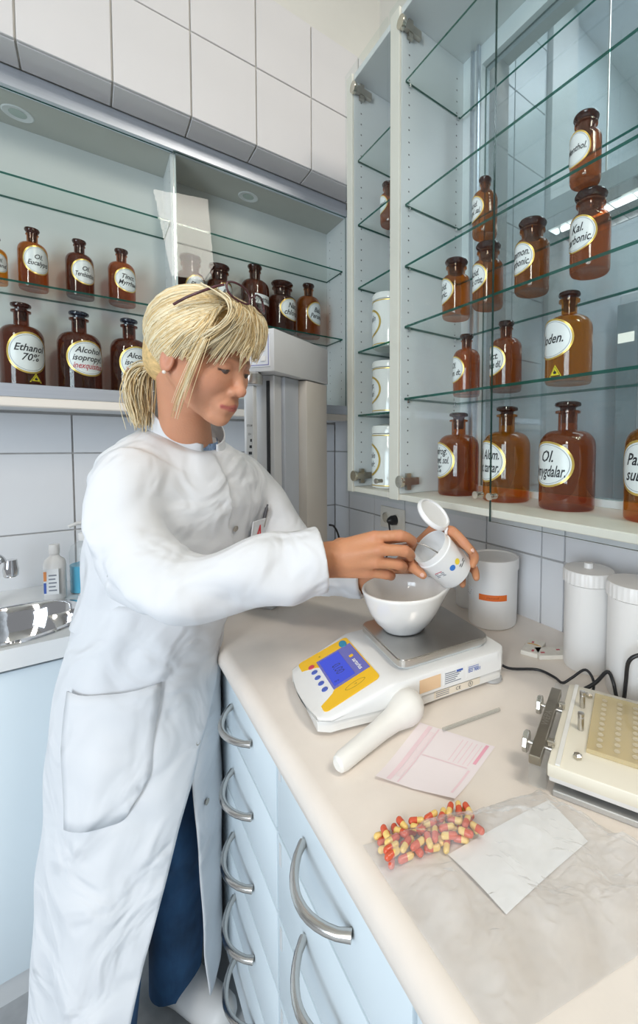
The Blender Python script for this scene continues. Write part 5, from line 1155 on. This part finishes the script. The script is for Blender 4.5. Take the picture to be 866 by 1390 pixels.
LS = [(0.215, 1.065, 1.270), (0.285, 1.105, 1.268), (0.345, 1.085, 1.200), (0.405, 1.035, 1.085), (0.437, 1.000, 1.025), (0.470, 0.935, 1.026), (0.515, 0.865, 1.036)]
LR = [0.045, 0.066, 0.066, 0.062, 0.060, 0.056, 0.050]
def upper_coat():
    f = Field((-0.045, 0.645, 0.995), (0.560, 1.225, 1.415), 0.0042)
    X, Y, Z = np.broadcast_arrays(f.X, f.Y, f.Z); sh = X.shape; X, Y, Z = [a.ravel().astype(np.float32) for a in (X, Y, Z)]
    zz = Z.copy()
    for _ in range(2):
        cx, cy, tl = [np.interp(zz, RING[:, 0], RING[:, k]).astype(np.float32) for k in (1, 2, 5)]
        y = (X-cx)*FWD[0]+(Y-cy)*FWD[1]; zz = Z+tl*y
    cx, cy, a, b, tl = [np.interp(zz, RING[:, 0], RING[:, k]).astype(np.float32) for k in (1, 2, 3, 4, 5)]
    x = (X-cx)*LFT[0]+(Y-cy)*LFT[1]; y = (X-cx)*FWD[0]+(Y-cy)*FWD[1]; e = 0.88
    u, v = np.abs(x)/a, np.abs(y)/b; n = (u**(2/e)+v**(2/e))**(e/2)+1e-9
    th = np.arctan2(np.sign(x)*u**(1/e), np.sign(y)*v**(1/e)); m = np.ones_like(n)
    am = np.interp(zz, [0.1, 0.7, 1.0, 1.2, 1.35], [0.040, 0.018, 0.010, 0.006, 0.0])
    for k, p, w_ in _fold: m += am*w_*np.sin(k*th+p+1.6*zz)
    am2 = np.interp(zz, [0.3, 0.8, 1.05, 1.2, 1.3], [0.006, 0.016, 0.030, 0.024, 0.006])
    m += am2*(np.sin(34*zz+3*np.sin(th*2+1.0))*np.sin(2.5*th+0.5)+0.7*np.sin(21*zz-5*th+2*np.sin(3*th)))
    r = np.sqrt(x*x+y*y)/n; d = (n-m)*r
    tho = np.interp(zz, [0.96, 1.08, 1.20, 1.42], [0.576, 0.314, 0.0, 0.0]); dt = tho-th
    d -= 0.0065*((dt > 0) & (dt < 1.2))*np.clip((1.2-dt)/0.6, 0, 1)
    d = np.maximum(d*0.85, zz-1.374)
    def arm(path, rad, ph):
        Q = np.array(spline(path, 3), np.float32); R_ = np.interp(np.linspace(0, 1, len(Q)), np.linspace(0, 1, len(rad)), rad); R_ = R_.astype(np.float32); best = np.full(len(X), 9.0, np.float32); S_ = np.zeros(len(X), np.float32); QX = np.zeros((3, len(X)), np.float32)
        for i in range(len(Q)-1):
            ab = Q[i+1]-Q[i]; px, py, pz = X-Q[i][0], Y-Q[i][1], Z-Q[i][2]; t = np.clip((px*ab[0]+py*ab[1]+pz*ab[2])/(ab@ab), 0, 1)
            qx, qy, qz = px-t*ab[0], py-t*ab[1], pz-t*ab[2]; dd = np.sqrt(qx*qx+qy*qy+qz*qz)-(R_[i]+(R_[i+1]-R_[i])*t); k = dd < best
            best[k] = dd[k]; S_[k] = (i+t[k])/(len(Q)-1); QX[0][k] = qx[k]; QX[1][k] = qy[k]; QX[2][k] = qz[k]
        an = np.arctan2(QX[2], QX[0]*FWD[0]+QX[1]*FWD[1]); w_ = np.clip((S_-0.12)/0.15, 0, 1)*np.clip((0.97-S_)/0.08, 0, 1)
        el = np.exp(-((S_-0.52)/0.16)**2)
        fold = 0.0052*np.sin(26*S_+2.2*np.sin(an+ph)+ph)+0.0050*np.sin(15*S_-2*an+ph*2)+0.0065*el*np.sin(32*S_+2.5*np.cos(an*1.0+ph))*(0.4+0.6*np.sin(an-0.8)**2)
        end = Q[-1]; tg = (Q[-1]-Q[-2])/np.linalg.norm(Q[-1]-Q[-2]); pl = (X-end[0])*tg[0]+(Y-end[1])*tg[1]+(Z-end[2])*tg[2]
        o = np.maximum(best+fold*w_, pl-0.004)
        hol = np.maximum(best+0.0125, -0.036-pl); return np.maximum(o, -hol)
    k = np.interp(Z, [1.10, 1.22, 1.30], [0.010, 0.022, 0.045])
    d = smin(d, arm(RS, RR, 0.7), k); d = smin(d, arm(LS, LR, 2.1), k*0.8)
    f.d = d.reshape(sh).astype(np.float32); V, F = f.mesh(); return np_mesh(laplace(V, F, 2, 0.5)-PB, F, 'coat')
coat = obj('coat', upper_coat(), CO, per)
skirt_ = obj('coat_skirt', coat_sheet(), CO, coat)
sm = skirt_.modifiers.new('thickness', 'SOLIDIFY'); sm.thickness = 0.0025; sm.offset = 0
def collar():
    G = []; zc = 1.366
    for k, (dz, sh) in enumerate(((-0.010, 1.02), (0.0, 1.0), (0.014, 0.97), (0.028, 0.955), (0.042, 0.96), (0.046, 0.955))):
        row = []
        for j in range(61):
            th = math.radians(13+334*j/60); cx, cy, a, b, tl = ring_at(zc); x = a*math.sin(th)*sh*0.80; y = b*math.cos(th)*sh*0.90
            p = np.array((cx, cy, zc))+LFT*x+FWD*y; p[2] += -(tl+0.10)*y+dz*(1.25-0.62*math.cos(th)); row.append(p-PB)
        G.append(row)
    return grid_mesh(G)
cl_ = obj('collar', collar(), CO, coat); m_ = cl_.modifiers.new('thickness', 'SOLIDIFY'); m_.thickness = 0.003
def patch(q, off, n=12, cutc=None):
    """q: (theta, z) corners in degrees TL, TR, BR, BL"""
    q = [(math.radians(a), z) for a, z in q]; G = []
    for j in range(n+1):
        row = []
        for i in range(n+1):
            s, t = i/n, j/n; th = q[0][0]*(1-s)*(1-t)+q[1][0]*s*(1-t)+q[2][0]*s*t+q[3][0]*(1-s)*t; z = q[0][1]*(1-s)*(1-t)+q[1][1]*s*(1-t)+q[2][1]*s*t+q[3][1]*(1-s)*t
            if cutc and s+t > 2-cutc: e = (s+t-(2-cutc))/2; s2, t2 = s-e, t-e; th = q[0][0]*(1-s2)*(1-t2)+q[1][0]*s2*(1-t2)+q[2][0]*s2*t2+q[3][0]*(1-s2)*t2; z = q[0][1]*(1-s2)*(1-t2)+q[1][1]*s2*(1-t2)+q[2][1]*s2*t2+q[3][1]*(1-s2)*t2
            row.append(coat_pt(th, z, off)-PB)
        G.append(row)
    return grid_mesh(G)
def pocket(name, q, off, cutc=None):
    o = obj(name, patch(q, off, cutc=cutc), CO, coat); m_ = o.modifiers.new('thickness', 'SOLIDIFY'); m_.thickness = 0.0022; m_.offset = 0; return o
pocket('hip_pocket', [(-88, 0.905), (-21, 0.905), (-25, 0.668), (-78, 0.664)], 0.0100, 0.28)
CN = Vector((0.66, -0.72, -0.16)).normalized(); CX_ = Vector((0, 0, 1)).cross(CN).normalized(); CY_ = CN.cross(CX_); CM = Matrix((CX_, CY_, CN)).transposed()
cpk = obj('chest_pocket', box(-0.036, 0.036, -0.075, 0.0, -0.001, 0.0018, 0.0008), CO, coat); cpk.location = Vector((0.3075, 1.0015, 1.187))+CN*0.006-Vector(PB); cpk.rotation_euler = CM.to_euler()
obj('pocket_hem', box(-0.036, 0.036, -0.012, -0.0105, 0.0018, 0.0024), CO, cpk)
def surf_frame(th, z, off):
    th = math.radians(th); p = coat_pt(th, z, off); tx = coat_pt(th+0.02, z, off)-coat_pt(th-0.02, z, off); tz = coat_pt(th, z+0.01, off)-coat_pt(th, z-0.01, off)
    X = Vector(tx).normalized(); Z = Vector(tz).normalized(); N = X.cross(Z); N.normalize(); Z = N.cross(X); return Vector(p), Matrix((X, Z, N)).transposed()
for th, z in ((5, 1.188), (6, 0.735), (15, 0.585)):
    p, R_ = surf_frame(th, z, 0.0045); o = obj('snap_button', lathe([(0.0026, -0.001), (0.0060, -0.0005), (0.0066, 0.0008), (0.0050, 0.0018), (0.0030, 0.0010), (0, 0.0012)], 20), M['nickel'], coat)
    o.matrix_parent_inverse = Matrix.Identity(4); o.location = p-Vector(PB); o.rotation_euler = R_.to_euler()
em = obj('pharmacy_emblem', text_me('A', 0.052, 0.0, 0.72, bold=0.0016), pmat('emblem_red', (0.72, 0.03, 0.04), 0.6), coat); em.location = Vector((0.3075, 1.0015, 1.187))+CN*0.0085+CX_*(-0.006)+CY_*(-0.034)-Vector(PB); em.rotation_euler = CM.to_euler()
# shirt collar showing in the neck opening
def shirt():
    G = []
    for dz, sh in ((-0.07, 0.90), (-0.03, 0.86), (0.004, 0.80)):
        row = []
        for j in range(41):
            th = math.radians(-70+140*j/40); cx, cy, a, b, tl = ring_at(1.385); p = np.array((cx, cy, 1.385))+LFT*a*math.sin(th)*sh+FWD*b*math.cos(th)*sh; p[2] += -tl*b*math.cos(th)*sh+dz; row.append(p-PB)
        G.append(row)
    return grid_mesh(G)
sh_ = obj('shirt', shirt(), pmat('blue_check_shirt', (0.30, 0.42, 0.62), 0.8, var=0.35, scale=180), per)
# jeans and shoes
DEN = pmat('denim', (0.035, 0.11, 0.24), 0.8, var=0.45, scale=14, bump=0.5, bscale=30, stretch=(1, 1, 0.5))
f = Field((-0.18, 0.86, 0.045), (0.32, 1.28, 1.0), 0.008)
f.add(f.ell((0.080, 1.070, 0.86), (0.105, 0.095, 0.12)))
for s in (-1, 1):
    hp_ = np.array((0.078, 1.070, 0.84))+LFT*s*0.055; kn = np.array((0.078, 1.045, 0.46))+LFT*s*0.072; an = np.array((0.06, 1.085, 0.05))+LFT*s*0.082
    f.add(f.cap(hp_, kn, 0.078, 0.064), 0.02); f.add(f.cap(kn, an, 0.064, 0.056), 0.02)
f.d += (0.0035*np.sin(f.Z*95+6*np.sin(f.X*22)+4*f.Y*9)*np.exp(-((f.Z-0.42)/0.12)**2)).astype(np.float32)
JV, JF = f.mesh(); obj('jeans', np_mesh(laplace(JV, JF, 2)-PB, JF, 'jeans'), DEN, per)
for s in (-1, 1):
    an = np.array((0.06, 1.09, 0.0))+LFT*s*0.085; f = Field(an-0.2, an+0.2, 0.008)
    f.add(f.cap(an+np.array((0, 0, 0.045))-FWD*0.03, an+FWD*0.15+np.array((0, 0, 0.032)), 0.042, 0.036)); f.add(f.cap(an+np.array((0, 0, 0.05)), an+np.array((0, 0, 0.10)), 0.040, 0.042), 0.02)
    f.d = np.maximum(f.d, (0.001-f.Z)+0*f.X+0*f.Y).astype(np.float32); SV, SF = f.mesh(); obj('shoe', np_mesh(SV-PB, SF, 'shoe'), pmat('white_clog_%d' % s, (0.78, 0.77, 0.75), 0.5), per)
# pen in the chest pocket
pn = thing('pen', 'dark pen clipped in the chest pocket of the coat', 'pen', tuple(Vector((0.3075, 1.0015, 1.187))+CN*0.0035+CX_*0.018)); pn.rotation_euler = (CM @ Matrix.Rotation(-PI/2, 3, 'X') @ Matrix.Rotation(0.18, 3, 'Y')).to_euler()
obj('barrel', lathe([(0, -0.06), (0.004, -0.058), (0.0042, 0.020), (0.0036, 0.024), (0.0022, 0.026), (0.0022, 0.032), (0, 0.033)], 14), M['rubber'], pn)
obj('clip', box(-0.0012, 0.0012, -0.0068, -0.0045, -0.022, 0.020, 0.0004), M['steel'], pn)

# ------------------------------------------------------------------ jar, lid and spatula in the hands
JDOTS = [(10, 0.046, (0.04, 0.20, 0.62)), (-12, 0.0465, (0.85, 0.66, 0.05))]
JPRINT = [(-20, 0.058, 0.010, 'ink'), (-20, 0.062, 0.008, 'ink'), (50, 0.036, 0.008, 'redink'), (50, 0.040, 0.010, 'greyink'), (50, 0.044, 0.009, 'greyink'), (50, 0.048, 0.010, 'greyink')]
jm, jb = Vector((0.527, 0.631, 1.161)), Vector((0.592, 0.622, 1.098)); jz = (jb-jm).normalized(); jx = jz.cross(Vector((0, 0, 1))).normalized(); jy = jz.cross(jx)
JR = 0.041; JL = 0.088
pj = thing('ointment_jar', 'open white plastic jar with coloured dots held over the mortar', 'jar', tuple(jm)); pj.rotation_euler = Matrix((jx, jy, jz)).transposed().to_euler()
obj('body', lathe([(JR*0.93, 0.0), (JR*0.955, -0.001), (JR*0.97, 0.002), (JR*0.97, 0.012), (JR*1.03, 0.013), (JR*1.03, 0.018), (JR, 0.019), (JR, JL-0.004), (JR*0.96, JL), (0, JL), (0, JL-0.003), (JR*0.90, JL-0.004), (JR*0.92, 0.01), (JR*0.93, 0.0)], 48), pmat('jar_plastic', (0.84, 0.85, 0.85), 0.3), pj)
obj('powder', lathe([(0, 0.050), (JR*0.905, 0.046)], 32), pmat('white_powder', (0.84, 0.82, 0.79), 0.9, bump=0.4, bscale=150), pj)
for a, z, c in JDOTS:
    obj('colour_dot', wrap(flat_ellipse(0.0062, 0.0062, 20, 2), JR, z, math.radians(a), 0.0006), pmat('dot_%d' % int(z*1e4), c, 0.4), pj)
for a, z, w_, mt in JPRINT: obj('print', wrap(box(-w_, w_, -0.0008, 0.0008, 0, 0.0003), JR, z, math.radians(a), 0.0008), M[mt], pj)
# flip lid standing open at the hinge
lc0, ln = Vector((0.546, 0.640, 1.224)), None
ld_u = (Vector((0.529, 0.660, 1.249))-Vector((0.560, 0.617, 1.197))).normalized(); ld_n = Vector((0.24, -0.72, 0.72)); ld_n = (ld_n-ld_u*ld_n.dot(ld_u)).normalized(); ld_v = ld_u.cross(ld_n)
lid = obj('flip_lid', lathe([(0, 0.0), (JR*0.82, 0.0), (JR*0.84, 0.004), (JR*0.90, 0.004), (JR*0.96, 0.0005), (JR*0.98, -0.003), (JR*0.95, -0.006), (0, -0.0065)], 40), pmat('lid_plastic', (0.85, 0.85, 0.85), 0.3), pj)
MW = Matrix((ld_v, ld_u, ld_n)).transposed().to_4x4(); MW.translation = lc0
PW = Matrix((jx, jy, jz)).transposed().to_4x4(); PW.translation = jm
LM = PW.inverted() @ MW; lid.location = LM.translation; lid.rotation_euler = LM.to_euler()
hg = PW.inverted() @ (lc0-ld_u*JR*0.93); hr_ = Vector((hg.x, hg.y, 0)).normalized()*JR*0.98
obj('hinge', tube([hg, (hg+Vector((hr_.x, hr_.y, 0.006)))/2, Vector((hr_.x, hr_.y, 0.010))], 0.0035, 6), lid.data.materials[0], pj)
spn = thing('spatula', 'small steel powder spoon held between finger and thumb', 'spoon', (0.500, 0.664, 1.166))
SP = np.array((0.500, 0.664, 1.166))
obj('handle', tube([np.array(p)-SP for p in spline([(0.452, 0.705, 1.158), (0.500, 0.664, 1.166), (0.520, 0.645, 1.163), (0.540, 0.630, 1.150), (0.552, 0.626, 1.141)], 6)], 0.0016, 8), M['steel'], spn)
bw_ = obj('blade', lathe([(0, -0.0012), (0.004, -0.0008), (0.0055, 0.0012), (0.0045, 0.0008), (0, -0.0002)], 16, sx=2.0), M['steel'], spn); bw_.location = np.array((0.560, 0.622, 1.136))-SP; bw_.rotation_euler = (0.3, 0.6, -0.5)
